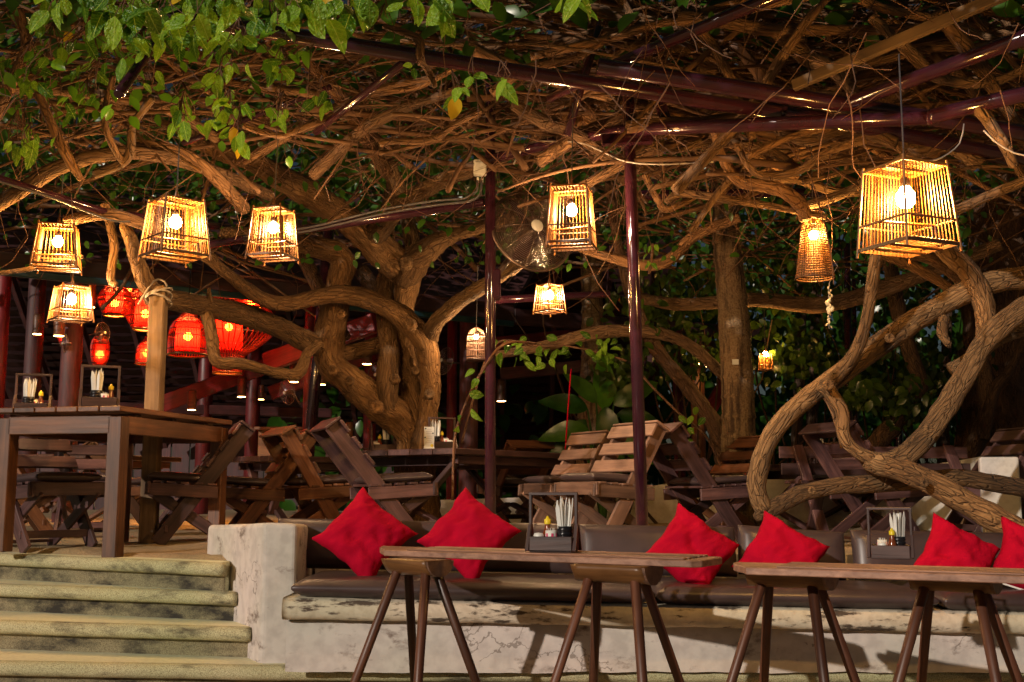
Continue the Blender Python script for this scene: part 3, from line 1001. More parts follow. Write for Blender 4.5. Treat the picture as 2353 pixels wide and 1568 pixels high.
rt = thing('sprawling_vine_tree', 'sprawling pale vine tree looping down in front of the right hand table', 'tree', D(2480, 1290, 6.0) * 1.0)
K = 'bark'
limb([(1758, 1172, 6.3, 22), (1742, 1140, 6.3, 21), (1740, 1095, 6.3, 22), (1768, 1010, 6.3, 23), (1820, 945, 6.3, 23), (1880, 897, 6.3, 24), (1945, 850, 6.3, 25), (2010, 800, 6.3, 26), (2080, 752, 6.35, 26), (2170, 698, 6.4, 27),
      (2240, 662, 6.4, 28), (2300, 645, 6.4, 27), (2380, 640, 6.4, 26), (2480, 660, 6.4, 26)], rt, K, 16, 0.12)
limb([(1735, 1192, 6.3, 8), (1760, 1176, 6.3, 20), (1800, 1155, 6.3, 20), (1850, 1132, 6.3, 20), (1930, 1116, 6.3, 20), (2020, 1112, 6.35, 20), (2100, 1108, 6.45, 20), (2200, 1098, 6.5, 20), (2290, 1112, 6.5, 20), (2400, 1130, 6.5, 22)], rt, K, 14, 0.10)
limb([(2400, 690, 6.1, 26), (2330, 725, 6.15, 27), (2265, 785, 6.2, 26), (2225, 852, 6.2, 24), (2180, 925, 6.2, 25), (2130, 1000, 6.2, 25), (2075, 1052, 6.2, 27), (2030, 1070, 6.2, 27), (1990, 1055, 6.22, 20)], rt, K, 16, 0.12)
limb([(2025, 1068, 6.2, 24), (2085, 1085, 6.15, 26), (2150, 1115, 6.1, 27), (2230, 1160, 6.05, 27), (2310, 1205, 6.0, 29), (2420, 1262, 6.0, 32), (2490, 1290, 6.0, 40)], rt, K, 16, 0.12)
limb([(1892, 885, 6.2, 20), (1915, 915, 6.2, 17), (1935, 950, 6.2, 16), (1938, 1000, 6.2, 16), (1965, 1035, 6.2, 15), (2000, 1055, 6.2, 17), (2035, 1072, 6.2, 20)], rt, K, 12, 0.12)
limb([(1895, 888, 6.25, 18), (1935, 852, 6.2, 16), (1975, 790, 6.1, 15), (1998, 700, 6.0, 14), (2008, 620, 5.9, 14), (2014, 560, 5.85, 14), (2000, 480, 5.8, 13)], rt, K, 12, 0.10)
limb([(2120, 520, 6.1, 22), (2180, 580, 6.2, 24), (2230, 630, 6.3, 26), (2258, 690, 6.35, 25), (2266, 740, 6.3, 23), (2262, 790, 6.22, 18)], rt, K, 14, 0.13)
limb([(2170, 735, 6.3, 14), (2165, 765, 6.15, 14), (2178, 790, 6.1, 10), (2182, 800, 6.1, 4)], rt, K, 10, 0.2)
limb([(2185, 850, 6.6, 16), (2240, 820, 6.6, 17), (2300, 775, 6.6, 17), (2400, 745, 6.6, 17)], rt, K, 12, 0.12)
limb([(1935, 1030, 6.9, 6), (1925, 985, 6.9, 5), (1905, 930, 6.9, 5), (1870, 880, 6.9, 5)], rt, 'vine_bark', 8)
for (px, py, d, r) in [(1908, 884, 6.05, 10), (2050, 775, 6.05, 9), (2140, 985, 5.98, 8), (2130, 1110, 5.95, 8), (1870, 1128, 6.12, 7)]:
    p = D(px, py, d)
    s = W(r, d)
    pr = [(0.0, 0.0), (s * 0.35, -0.004), (s * 0.5, s * 0.1), (s * 0.9, s * 0.15), (s * 1.25, -s * 0.4), (s * 1.35, -s)]
    part('knot', lathem(pr[::-1], K, 12), rt, Matrix.Translation(p + V((0, 0.02, 0))) @ RX(math.radians(90)), True)

# background trees
bt = thing('old_tree', 'massive dark old tree trunk at the right edge behind the wall', 'tree', (D(2300, 1100, 11).x, 11, 0))
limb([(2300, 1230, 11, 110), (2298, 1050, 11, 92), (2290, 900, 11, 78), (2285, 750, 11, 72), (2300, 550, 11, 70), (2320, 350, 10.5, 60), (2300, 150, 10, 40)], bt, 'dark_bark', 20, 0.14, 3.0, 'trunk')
limb([(2225, 1060, 10.4, 22), (2262, 960, 10.3, 20), (2268, 880, 10.3, 18), (2250, 800, 10.3, 18), (2270, 700, 10.2, 16)], bt, 'dark_bark', 12)
limb([(2262, 1010, 10.2, 12), (2285, 900, 10.2, 12), (2320, 850, 10.2, 12), (2345, 800, 10.2, 10), (2400, 700, 10, 10)], bt, 'dark_bark', 10)
b2 = thing('bent_tree', 'slim bent brown tree on the root mound behind the right table', 'tree', (D(2010, 1100, 10.5).x, 10.5, 0))
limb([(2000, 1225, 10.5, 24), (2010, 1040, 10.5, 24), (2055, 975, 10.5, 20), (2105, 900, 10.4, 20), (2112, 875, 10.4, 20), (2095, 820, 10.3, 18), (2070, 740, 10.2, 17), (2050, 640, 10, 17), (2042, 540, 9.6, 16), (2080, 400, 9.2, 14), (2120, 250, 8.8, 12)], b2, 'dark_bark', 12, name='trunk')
b3 = thing('leaning_tree', 'thin dark tree leaning left behind the palm trunk', 'tree', (D(1650, 1200, 10).x, 10, 0))
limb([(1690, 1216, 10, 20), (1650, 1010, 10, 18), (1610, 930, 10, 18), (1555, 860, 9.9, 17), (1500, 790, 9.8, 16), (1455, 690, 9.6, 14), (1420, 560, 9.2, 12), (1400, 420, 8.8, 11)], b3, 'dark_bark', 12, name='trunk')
limb([(1605, 925, 10, 14), (1660, 985, 10.05, 14), (1690, 1050, 10.1, 13)], b3, 'dark_bark', 10)
# palms
def palm(name, lab, pts, parent_d, mat='palm_bark'):
    base = D(pts[0][0], pts[0][1], parent_d)
    t_ = thing(name, lab, 'palm', (base.x, base.y, 0))
    P_ = [(D(px, py, d), W(r, d)) for px, py, d, r in pts]
    sp = spline(P_, 0.02)
    out = []
    acc = 0
    for i, (p, r) in enumerate(sp):
        if i: acc += (p - sp[i - 1][0]).length
        k = (acc % 0.17) / 0.17
        out.append((p, r * (1 + 0.10 * max(0, 1 - k * 4) + 0.02 * noise.noise(p * 6))))
    v_, f_ = tube_data(out, 20, 0.035, 9)
    part('trunk', mk('palm', v_, f_, mat, True), t_, world=True)
    return t_
p1 = palm('palm_trunk', 'tall ringed palm trunk with a small white tag behind the right table', [(1705, 1240, 9.4, 52), (1698, 1060, 9.4, 41), (1697, 960, 9.4, 38), (1693, 860, 9.4, 37), (1685, 720, 9.4, 35), (1672, 580, 9.4, 33), (1666, 470, 9.4, 31), (1655, 300, 9.4, 29), (1645, 100, 9.4, 27)], 9.4)
part('tag', boxm(0.055, 0.006, 0.045, 'white_paper', 0.001), p1, Matrix.Translation(D(1690, 832, 9.23)), True)
palm('palm_trunk', 'dark shaded palm trunk behind the hanging fan', [(1352, 1220, 12, 30), (1352, 1000, 12, 28), (1362, 800, 12, 26), (1358, 600, 12, 24), (1350, 400, 12, 23)], 12)
for x_, lb in ((1835, 'leftmost thin dark tree trunk far behind the small lantern'), (1868, 'second thin dark tree trunk far behind the small lantern'), (2170, 'pale thin trunk far behind the bent tree')):
    q = thing('thin_tree', lb, 'tree', (D(x_, 1100, 15).x, 15, 0))
    limb([(x_, 1185, 15, 15), (x_ - 3, 1000, 15, 14), (x_ + 5, 800, 15, 12), (x_ + 10, 500, 14.5, 10)], q, 'dark_bark', 10, name='trunk')
# root mound
vs, fs = [], []
cm = D(1900, 1100, 12.0)
for j in range(13):
    for i in range(40):
        a = 2 * math.pi * i / 40
        k = j / 12
        q = V((math.cos(a) * k * 1.15 + 0.2, math.sin(a) * k * 0.9, 0))
        h = 0.78 * (1 - k * k) * (1 + 0.25 * noise.noise(q * 3)) + 0.09 * noise.noise(q * 9) + 0.04 * noise.noise(q * 22)
        vs.append((cm.x + q.x, cm.y + q.y, max(-0.02, h) if j < 12 else -0.05))
for j in range(12):
    for i in range(40):
        a, b_ = j * 40 + i, j * 40 + (i + 1) % 40
        fs.append((a, a + 40, b_ + 40, b_))
o = part('root_mound', mk('mound', vs, fs, 'soil', True))
tag(o, kind='structure')
# wooden post with rope
wpst = thing('wooden_post', 'weathered square wooden post with rope tied at its top', 'post', (D(365, 1060, 7.2).x, 7.2, 0))
pt = D(366, 658, 7.2)
beam('shaft', (pt.x, 7.2, -0.03), (pt.x, 7.2, pt.z), W(36, 7.2), W(34, 7.2), 'post_wood', wpst, up=(0, 1, 0), world=True, bev=0.008)
for k in range(3):
    z = pt.z - 0.05 - k * 0.022
    rr = 0.078
    ring = [(V((pt.x + rr * math.cos(a) * 1.05, 7.2 + rr * math.sin(a), z + 0.035 * math.cos(a + k))), 0.008) for a in [2 * math.pi * i / 16 for i in range(17)]]
    part('rope', tubem(ring, 'rope', 6, 0.03), wpst, world=True)
part('rope', tubem([(pt + V((0.07, -0.06, -0.01)), 0.007), (pt + V((0.06, -0.08, 0.015)), 0.007), (pt + V((-0.01, -0.08, 0.02)), 0.007), (pt + V((-0.1, -0.1, -0.14)), 0.007)], 'rope', 6, 0.02), wpst, world=True)

# ================================================================== pergola of painted steel pipes
pg = thing('pipe_pergola', 'glossy maroon steel pipe pergola carrying the vine canopy', 'pergola', (D(1478, 1270, 6.0).x, 6.0, 0))
def pipe(a, b_, r, name='pipe', mat='purple_paint'):
    pa, pb = D(*a), D(*b_)
    dm = (a[2] + b_[2]) / 2
    return rod(name, pa, pb, W(r, dm), W(r, dm), mat, pg, 18, True)
b0 = U(1478, 1270, 0.0)
rod('pole', (b0.x, b0.y, -0.03), D(1440, 130, 6.0), W(14.5, 6), W(14.5, 6), 'purple_paint', pg, 20, True)
b1 = D(1127, 1000, 7.0)
rod('pole', (b1.x, 7.0, -0.03), D(1127, 150, 7.0), W(12.5, 7), W(12.5, 7), 'purple_paint', pg, 20, True)
b2_ = D(712, 1000, 9.6)
rod('pole', (b2_.x - 0.05, 9.6, -0.03), D(760, 480, 9.6), W(13, 9.6), W(13, 9.6), 'purple_paint', pg, 18, True)
for x_, y0, y1, d, r in ((1946, 560, 1040, 11.0, 8), (1962, 640, 1030, 11.2, 5), (2062, 840, 1010, 12, 9)):
    q = D(x_, y1, d)
    rod('pole', (q.x, d, -0.03), D(x_, y0, d), W(r, d), W(r, d), 'purple_paint', pg, 14, True)
for a, b_, r in [((380, 36, 5.0), (1800, 262, 5.6), 18), ((1760, 250, 5.75), (2400, 372, 5.95), 17), ((1372, 152, 5.3), (2420, 316, 5.45), 20),
                 ((1412, 150, 5.45), (1830, -30, 4.95), 15), ((1118, 370, 6.95), (1290, 322, 6.5), 13), ((1280, 326, 6.5), (1446, 298, 5.95), 15),
                 ((1440, 298, 5.9), (2160, 270, 5.15), 17), ((2140, 268, 5.1), (2420, 200, 4.85), 19), ((1955, 236, 5.3), (2420, 62, 4.55), 18),
                 ((272, 218, 4.6), (362, 88, 5.0), 12), ((1262, 228, 5.8), (1345, 186, 5.4), 10), ((1378, 60, 5.9), (1302, 312, 6.0), 10),
                 ((480, 562, 7.6), (1114, 465, 7.05), 10), ((-30, 402, 5.9), (250, 490, 6.4), 9), ((250, 490, 6.4), (500, 520, 7.4), 9),
                 ((725, 305, 6.2), (930, 142, 5.4), 9), ((1478, 120, 6.2), (1532, 282, 5.9), 13), ((1880, 268, 6.0), (2420, 392, 6.25), 14),
                 ((1470, 448, 8.2), (2330, 436, 8.8), 11), ((1130, 690, 8.6), (1400, 676, 9.0), 9), ((420, 330, 6.6), (760, 200, 6.2), 7)]:
    pipe(a, b_, r)
for a, b_, r in [((1792, 260, 5.6), (1806, 263, 5.6), 20), ((2132, 270, 5.14), (2150, 269, 5.12), 20), ((1436, 299, 5.9), (1446, 298, 5.9), 18)]:
    pipe(a, b_, r, 'pipe_collar')
beam('bracket', D(1382, 323, 5.9), D(1500, 318, 5.9), 0.05, 0.06, 'purple_paint', pg, world=True)
beam('timber', D(1822, 198, 5.3), D(2400, -52, 4.7), 0.04, 0.055, 'post_wood', pg, world=True)
beam('timber', D(1660, 60, 6.2), D(1760, 190, 6.0), 0.04, 0.06, 'pale_wood', pg, world=True)

# switch box and cables
bx_ = thing('junction_box', 'small white junction box on the left steel pole', 'electrical box', D(1103, 405, 6.85))
part('housing', boxm(W(30, 6.85), 0.05, W(38, 6.85), 'white_plastic', 0.006), bx_, Matrix.Translation(D(1103, 386, 6.85)), True)
part('lid', boxm(W(25, 6.85), 0.012, W(32, 6.85), 'white_plastic', 0.004), bx_, Matrix.Translation(D(1103, 386, 6.82)), True)
for k in (0, 1):
    p = D(1098 + 10 * k, 408, 6.85)
    rod('gland', p, p + V((0, 0, -0.035)), 0.008, 0.008, 'white_plastic', bx_, 8, True)
def cable(lab, pts, r, mat='grey_cable'):
    P_ = [(D(*p), r) for p in pts]
    o = part('cable', tubem(P_, mat, 6, 0.05))
    return tag(o, lab, 'cable')
cable('black cable curving from the white box down onto the sloping pipe, upper of two', [(1098, 415, 6.85), (1096, 440, 6.85), (1070, 456, 6.9), (1000, 462, 7.0), (880, 482, 7.2), (760, 512, 7.3), (690, 526, 7.35), (560, 545, 7.5)], 0.009)
cable('black cable curving from the white box down onto the sloping pipe, lower of two', [(1108, 415, 6.85), (1104, 445, 6.85), (1080, 462, 6.92), (1000, 472, 7.0), (880, 492, 7.2), (760, 520, 7.3), (690, 534, 7.35), (560, 552, 7.5)], 0.009)
cable('pale cable hanging under the pipe between the two steel poles', [(1180, 378, 6.6), (1215, 330, 6.5), (1290, 326, 6.3), (1340, 330, 6.2), (1390, 352, 6.1), (1440, 372, 5.95), (1520, 378, 5.9), (1640, 372, 5.9)], 0.005, 'pale_cable')
cable('white cable drooping right from the big cage lantern', [(2130, 372, 4.5), (2165, 362, 4.6), (2205, 330, 4.7), (2215, 285, 4.75)], 0.003, 'pale_cable')
cable('white cable bundle sagging at the right edge below the pipes', [(2260, 300, 4.9), (2285, 325, 4.9), (2330, 352, 4.9), (2380, 362, 4.9)], 0.004, 'pale_cable')
cable('thin grey cable strung along the dark pipe at the left edge', [(-20, 412, 5.85), (120, 455, 6.05), (250, 505, 6.3), (330, 512, 6.6), (490, 540, 7.3)], 0.006)
cable('thin red cord hanging vertically before the large leafed plant', [(1312, 848, 9.2), (1306, 930, 9.2), (1299, 1035, 9.2)], 0.006, 'red_fabric')

# ================================================================== vine canopy
vine = thing('climbing_vine', 'dense tangled canopy of woody vines with green leaves over the terrace', 'vine', (-0.2, 6.5, 0))
hand = [
 [(-30, 485, 6.2, 18), (60, 430, 6.2, 18), (130, 388, 6.2, 18), (210, 362, 6.25, 18), (300, 352, 6.3, 17), (400, 366, 6.5, 16), (520, 405, 6.8, 15), (620, 450, 7.2, 14)],
 [(150, 508, 6.4, 13), (240, 492, 6.4, 15), (300, 505, 6.5, 15), (360, 530, 6.7, 14), (440, 548, 7.0, 13)],
 [(80, 190, 5.6, 9), (120, 290, 5.7, 11), (160, 370, 5.8, 12), (186, 412, 5.9, 8)],
 [(262, 175, 5.4, 7), (240, 260, 5.5, 8), (252, 320, 5.6, 9), (284, 376, 5.8, 8)],
 [(350, 225, 5.5, 9), (306, 288, 5.6, 10), (300, 338, 5.7, 11), (284, 372, 5.8, 12), (220, 400, 5.9, 11)],
 [(300, 330, 6.4, 12), (400, 345, 6.5, 14), (470, 385, 6.6, 15), (530, 445, 6.8, 16), (560, 480, 7.0, 16)],
 [(721, 402, 6.9, 15), (780, 345, 6.7, 15), (839, 296, 6.5, 14), (930, 248, 6.3, 13), (1000, 225, 6.2, 11), (1080, 195, 6.0, 9)],
 [(560, 372, 6.8, 9), (700, 292, 6.6, 9), (840, 222, 6.4, 8), (960, 200, 6.2, 7), (1060, 150, 6.0, 6)],
 [(872, 332, 6.0, 6), (900, 325, 6.0, 8), (990, 322, 6.0, 9), (1040, 290, 6.0, 8), (1105, 255, 6.0, 7)],
 [(560, 290, 6.0, 7), (640, 312, 6.0, 7), (700, 292, 6.0, 8), (770, 262, 6.1, 8), (850, 210, 6.1, 8), (990, 180, 6.1, 8)],
 [(690, 130, 6.5, 14), (770, 210, 6.8, 16), (830, 300, 7.2, 17), (890, 400, 7.6, 15)],
 [(880, 60, 5.2, 6), (960, 90, 5.2, 11), (965, 130, 5.2, 10), (985, 165, 5.3, 9), (1000, 200, 5.3, 7)],
 [(1530, 466, 6.5, 6), (1549, 449, 6.5, 9), (1587, 446, 6.5, 10), (1680, 460, 6.4, 10), (1765, 473, 6.4, 9), (1900, 500, 6.3, 8)],
 [(1481, 402, 6.6, 8), (1510, 458, 6.6, 8), (1533, 482, 6.6, 9), (1600, 450, 6.7, 7)],
 [(1640, 300, 6.0, 11), (1665, 370, 6.1, 13), (1700, 415, 6.2, 14), (1765, 430, 6.2, 16), (1803, 442, 6.2, 18), (1841, 474, 6.3, 18), (1850, 506, 6.3, 15)],
 [(1765, 417, 6.6, 10), (1828, 412, 6.6, 12), (1918, 440, 6.6, 12), (2000, 440, 6.6, 11)],
 [(1849, 475, 6.4, 12), (1931, 448, 6.3, 12), (1995, 415, 6.2, 11), (2080, 360, 6.0, 11)],
 [(2180, 492, 5.6, 11), (2277, 448, 5.5, 12), (2370, 410, 5.4, 13)],
 [(2020, 580, 7.0, 12), (2123, 626, 7.0, 13), (2200, 675, 7.0, 12)],
 [(1990, 560, 7.3, 14), (2060, 574, 7.3, 16), (2149, 597, 7.3, 17), (2215, 650, 7.3, 16)],
 [(1690, 330, 5.9, 8), (1740, 400, 5.9, 9), (1830, 395, 5.9, 10), (1900, 350, 5.8, 9), (1990, 320, 5.7, 12)],
 [(1485, 330, 6.1, 10), (1560, 340, 6.2, 12), (1640, 325, 6.2, 12), (1760, 345, 6.2, 11), (1830, 385, 6.2, 10)],
 [(1300, 560, 8.5, 11), (1500, 610, 8.6, 14), (1600, 540, 8.6, 14), (1700, 500, 8.5, 12)],
 [(1120, 820, 9.5, 8), (1240, 798, 9.6, 13), (1400, 762, 9.6, 16), (1560, 780, 9.7, 14), (1680, 880, 9.9, 12)],
 [(1452, 680, 9.62, 12), (1560, 700, 9.9, 15), (1740, 690, 9.9, 17), (1900, 700, 9.9, 20), (2100, 640, 9.6, 18), (2300, 560, 9.2, 16)],
 [(1290, 330, 6.6, 24), (1330, 255, 6.6, 28), (1380, 290, 6.6, 24), (1430, 330, 6.6, 16)],
 [(1180, 240, 6.0, 14), (1250, 280, 6.1, 17), (1330, 310, 6.2, 16), (1400, 370, 6.4, 13)],
 [(1190, 420, 7.8, 16), (1230, 330, 7.6, 18), (1290, 200, 7.4, 17), (1330, 90, 7.2, 15)],
 [(1130, 215, 5.9, 12), (1210, 160, 5.9, 12), (1330, 130, 5.9, 10), (1430, 60, 5.9, 10)],
 [(2040, 300, 5.9, 22), (2100, 340, 5.95, 26), (2180, 330, 5.95, 22), (2250, 380, 5.95, 18)],
 [(2240, 240, 5.0, 14), (2300, 320, 5.0, 13), (2330, 380, 5.1, 12)],
 [(2150, 30, 5.5, 16), (2220, 110, 5.6, 20), (2300, 230, 5.6, 15), (2345, 300, 5.6, 12)],
 [(2000, 40, 5.6, 12), (2090, 120, 5.6, 15), (2160, 180, 5.6, 14), (2280, 190, 5.6, 12), (2380, 140, 5.6, 10)],
 [(1780, 70, 5.8, 16), (1850, 130, 5.8, 20), (1910, 160, 5.6, 16), (2000, 250, 5.7, 12)],
 [(1600, 160, 5.9, 12), (1720, 240, 5.9, 14), (1840, 320, 6.0, 16), (1960, 300, 5.9, 16), (2060, 330, 5.8, 14)],
 [(1560, 20, 5.8, 12), (1640, 110, 5.8, 12), (1690, 210, 5.8, 11), (1730, 320, 5.8, 10)],
 [(40, 20, 5.8, 13), (60, 110, 5.9, 13), (20, 200, 6.0, 14), (-30, 300, 6.1, 15)],
 [(-20, 200, 6.2, 12), (100, 205, 6.2, 13), (240, 220, 6.2, 14), (380, 250, 6.3, 13), (500, 320, 6.5, 12)],
 [(240, 470, 7.0, 12), (262, 560, 7.0, 11), (254, 640, 7.0, 10), (268, 655, 7.0, 7)],
 [(-20, 630, 6.6, 5), (70, 618, 6.6, 6), (120, 600, 6.6, 6), (190, 590, 6.7, 5)],
]
nbr = 0
for h_ in hand:
    limb(h_, vine, 'vine_bark', 10, 0.10, 10, 'branch')
    nbr += 1
def wander(p, dirv, L, r0, r1, n, wob, drop=0.0):
    pts = [(p.copy(), r0)]
    d_ = dirv.normalized()
    for i in range(n):
        d_ = (d_ + V((R.gauss(0, wob), R.gauss(0, wob), R.gauss(0, wob * 0.7) - drop))).normalized()
        p = p + d_ * (L / n)
        pts.append((p.copy(), r0 + (r1 - r0) * (i + 1) / n))
    return pts
def spot():
    while True:
        k = R.random()
        if k < 0.50:
            px, py, d = R.uniform(1250, 2420), R.uniform(-40, 360), R.uniform(5.75, 8.0)
            if R.random() < 0.10: d = R.uniform(4.9, 5.6)
        elif k < 0.78:
            px, py, d = R.uniform(-60, 1300), R.uniform(-40, 300), R.uniform(5.9, 8.5)
        else:
            px, py, d = R.uniform(-60, 2420), R.uniform(250, 620), R.uniform(9.3, 12.0)
        p = D(px, py, d)
        if 1.95 < p.z < 3.8:
            return p, d, px, py
def rdir():
    a = R.uniform(0, math.pi)
    return V((math.cos(a), math.sin(a) * 0.35, R.gauss(0, 0.34)))
def thick():
    px, py = R.uniform(1420, 2420), R.uniform(-30, 270)
    p = D(px, py, R.uniform(5.75, 6.4))
    L = R.uniform(1.0, 2.4)
    a_ = R.choice((R.gauss(0.5, 0.3), R.gauss(-0.5, 0.3), R.gauss(0.1, 0.4)))
    dv = V((math.cos(a_), R.gauss(0, 0.18), math.sin(a_)))
    r = W(R.uniform(8, 17), 6)
    return wander(p - dv * L / 2, dv, L, r, r * R.uniform(0.4, 0.8), 7, 0.13)
for i in range(34):
    part('branch', tubem(thick(), 'vine_bark', 9, 0.05, 0.12, 12), vine, world=True)
    nbr += 1
vs, fs = [], []
for i in range(1000):
    p, d, px, py = spot()
    L = R.uniform(1.1, 3.4)
    r = R.choice((0.008, 0.010, 0.012, 0.014, 0.018, 0.024)) * R.uniform(0.8, 1.15)
    dv = rdir()
    pts = wander(p - dv.normalized() * L / 2, dv, L, r, r * R.uniform(0.25, 0.6), R.randint(5, 8), R.uniform(0.06, 0.20))
    if min(q.y for q, _ in pts) < 5.75 or min(q.z for q, _ in pts) < 2.0: continue
    if nbr < 292:
        part('branch', tubem(pts, 'vine_bark', 7, 0.06, 0.10, 12), vine, world=True)
        nbr += 1
    else:
        tube_data(spline(pts, 0.10), 6, 0.08, 12, True, vs, fs)
o = part('branch_tangle', mk('tangle', vs, fs, 'vine_bark', True), vine, world=True); o['kind'] = 'stuff'
vs, fs = [], []
for i in range(1700):
    p, d, px, py = spot()
    L = R.uniform(0.25, 1.3)
    r = R.uniform(0.0020, 0.005)
    dv = rdir() + V((0, 0, R.choice((0, 0, 0, -0.9))))
    pts = wander(p, dv, L, r, r * 0.5, R.randint(4, 7), 0.3)
    if min(q.y for q, _ in pts) < 5.6 and i % 12: continue
    tube_data(spline(pts, 0.12), 4, 0, 1, False, vs, fs)
for i in range(110):      # thin hanging shoots
    px, py = R.uniform(-40, 2400), R.uniform(-40, 230)
    d = R.uniform(4.4, 6.0)
    p = D(px, py, d)
    pts = wander(p, V((R.gauss(0, 0.5), R.gauss(0, 0.5), -0.8)), R.uniform(0.2, 0.7), 0.0035, 0.0018, 6, 0.2)
    tube_data(spline(pts, 0.1), 4, 0, 1, False, vs, fs)
o = part('twigs', mk('twigs', vs, fs, 'twig_bark', True), vine, world=True); o['kind'] = 'stuff'

# leaves
def leaf_geom(n=5, wmax=0.36, droop=0.25, fold=0.10, wave=0.004):
    vs, fs = [], []
    for i in range(n + 1):
        t_ = i / n
        wdt = wmax * math.sin(math.pi * min(1, t_ ** 0.85)) ** 0.75 * (1 - 0.15 * t_)
        if i == n: wdt = 0.0
        if i == 0: wdt = 0.02
        z = -droop * t_ * t_
        vs += [(-wdt, t_, z + fold * wdt / wmax + wave * math.sin(9 * t_)), (0, t_, z), (wdt, t_, z + fold * wdt / wmax - wave * math.sin(8 * t_ + 1))]
    for i in range(n):
        a = i * 3
        fs += [(a, a + 1, a + 4, a + 3), (a + 1, a + 2, a + 5, a + 4)]
    return vs, fs
LEAF = [mk('leaf', *leaf_geom(8, w_, dr, fo, wv_), 'leaf_veined', True) for w_, dr, fo, wv_ in ((0.29, 0.22, 0.08, 0.004), (0.33, 0.08, 0.05, 0.006), (0.27, 0.40, 0.10, 0.004), (0.31, -0.12, 0.08, 0.006), (0.28, 0.5, 0.05, 0.004), (0.34, 0.15, -0.04, 0.005))]
YEL = mk('leaf', *leaf_geom(6, 0.33, 0.2, 0.1), 'leaf_yellow', True)
def leaf_matrix(p, s, down=0.8):
    """hanging leaf: local Y (tip) mostly downwards, faces the open side"""
    tip = V((R.gauss(0, 0.55), R.gauss(0, 0.45) - 0.2, -down + R.gauss(0, 0.35))).normalized()
    nrm = V((R.gauss(0, 0.5), -1.0 + R.gauss(0, 0.4), R.gauss(0.45, 0.4)))
    nrm = (nrm - tip * nrm.dot(tip)).normalized()
    x = tip.cross(nrm)
    M = Matrix((x * s, tip * s, nrm * s)).transposed().to_4x4()
    M.translation = p
    return M
clusters = [  # px, py, d, count, spread px, leaf px length
 (120, 15, 4.2, 6, 45, 62), (215, 20, 4.1, 8, 60, 66), (300, 30, 4.0, 10, 65, 64), (380, 25, 4.0, 10, 65, 62), (470, 15, 4.0, 10, 70, 62), (560, 5, 4.0, 8, 60, 60),
 (330, 75, 4.2, 8, 60, 56), (420, 90, 4.3, 9, 65, 54), (470, 70, 4.3, 7, 50, 56), (540, 105, 4.3, 7, 50, 56), (290, 125, 4.6, 8, 60, 44), (200, 115, 4.9, 10, 80, 40), (110, 110, 5.2, 10, 75, 36),
 (60, 150, 5.4, 9, 70, 36), (90, 185, 5.4, 7, 55, 36), (520, 160, 4.7, 8, 60, 40), (410, 290, 5.0, 9, 45, 36), (415, 270, 5.0, 6, 35, 36), (520, 270, 5.0, 9, 45, 36), (545, 310, 5.0, 7, 40, 36), (500, 215, 4.9, 8, 50, 38),
 (220, 190, 5.4, 8, 60, 34), (190, 240, 5.5, 6, 40, 32), (30, 310, 5.6, 9, 60, 36), (60, 340, 5.6, 6, 40, 34), (340, 170, 5.1, 7, 60, 36), (610, 40, 4.4, 8, 60, 52), (690, 20, 4.2, 8, 60, 56), (755, 35, 4.1, 8, 55, 64),
 (820, 10, 4.2, 7, 50, 54), (660, 120, 5.0, 6, 50, 36), (735, 235, 5.2, 6, 28, 34), (645, 270, 5.3, 5, 22, 28), (640, 165, 5.1, 6, 40, 36), (960, 15, 4.2, 6, 40, 56), (1010, 30, 3.9, 5, 38, 66), (1080, 0, 3.8, 5, 45, 64),
 (1290, 20, 3.5, 2, 26, 88), (1340, 5, 3.5, 2, 18, 80), (1035, 225, 4.6, 5, 26, 44), (1085, 190, 4.6, 2, 10, 40), (1150, 205, 4.5, 3, 20, 46), (1165, 205, 4.6, 2, 16, 40), (955, 165, 4.9, 2, 12, 30), (880, 70, 4.8, 5, 40, 34)]
nl = 0
twv, twf = [], []
for (px, py, d, n, spr, ln) in clusters:
    c = D(px, py - 25, d)
    for k in range(n):
        a, rr = R.uniform(0, 6.28), math.sqrt(R.random()) * spr
        dd = d + R.uniform(-0.22, 0.3)
        p = D(px + math.cos(a) * rr, py + math.sin(a) * rr * 0.7 - ln * 0.3, dd)
        if nl < 298:
            part('leaf', YEL if nl % 61 == 40 else LEAF[R.randrange(6)], vine, leaf_matrix(p, W(ln, d) * R.uniform(0.7, 1.4)), True)
            nl += 1
        pts = [(c + V((0, 0.05, 0.10)), 0.003), ((c + p) / 2 + V((R.gauss(0, 0.02), 0, 0.02)), 0.0022), (p, 0.0013)]
        tube_data(spline(pts, 0.05), 4, 0, 1, False, twv, twf)
part('leaf', YEL, vine, leaf_matrix(D(540, 330, 5.0), 0.075), True)
o = part('leaf_stalks', mk('stalks', twv, twf, 'twig_bark', True), vine, world=True); o['kind'] = 'stuff'
LV, LF = leaf_geom(4, 0.33, 0.2, 0.08, 0)
def leaf_stuff(name, parent, n, pos, size, mat, down=0.6):
    vs, fs = [], []
    for i in range(n):
        p = pos()
        M = leaf_matrix(p, R.uniform(*size), down)
        b_ = len(vs)
        vs += [M @ V(v) for v in LV]
        fs += [tuple(b_ + q for q in f) for f in LF]
    o = part(name, mk(name, vs, fs, mat, True), parent, world=True)
    o['kind'] = 'stuff'
    return o
def pos_roof():
    x, y = R.uniform(-7, 7), R.uniform(4.6, 15)
    return V((x, y, 2.75 + R.uniform(0, 1.1) + 0.08 * (y - 5)))
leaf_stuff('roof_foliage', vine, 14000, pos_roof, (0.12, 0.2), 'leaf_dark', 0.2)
def pos_front():
    x, y = R.uniform(-7, 6), R.uniform(2.7, 4.7)
    return V((x, y, 3.0 + R.uniform(0, 0.7)))
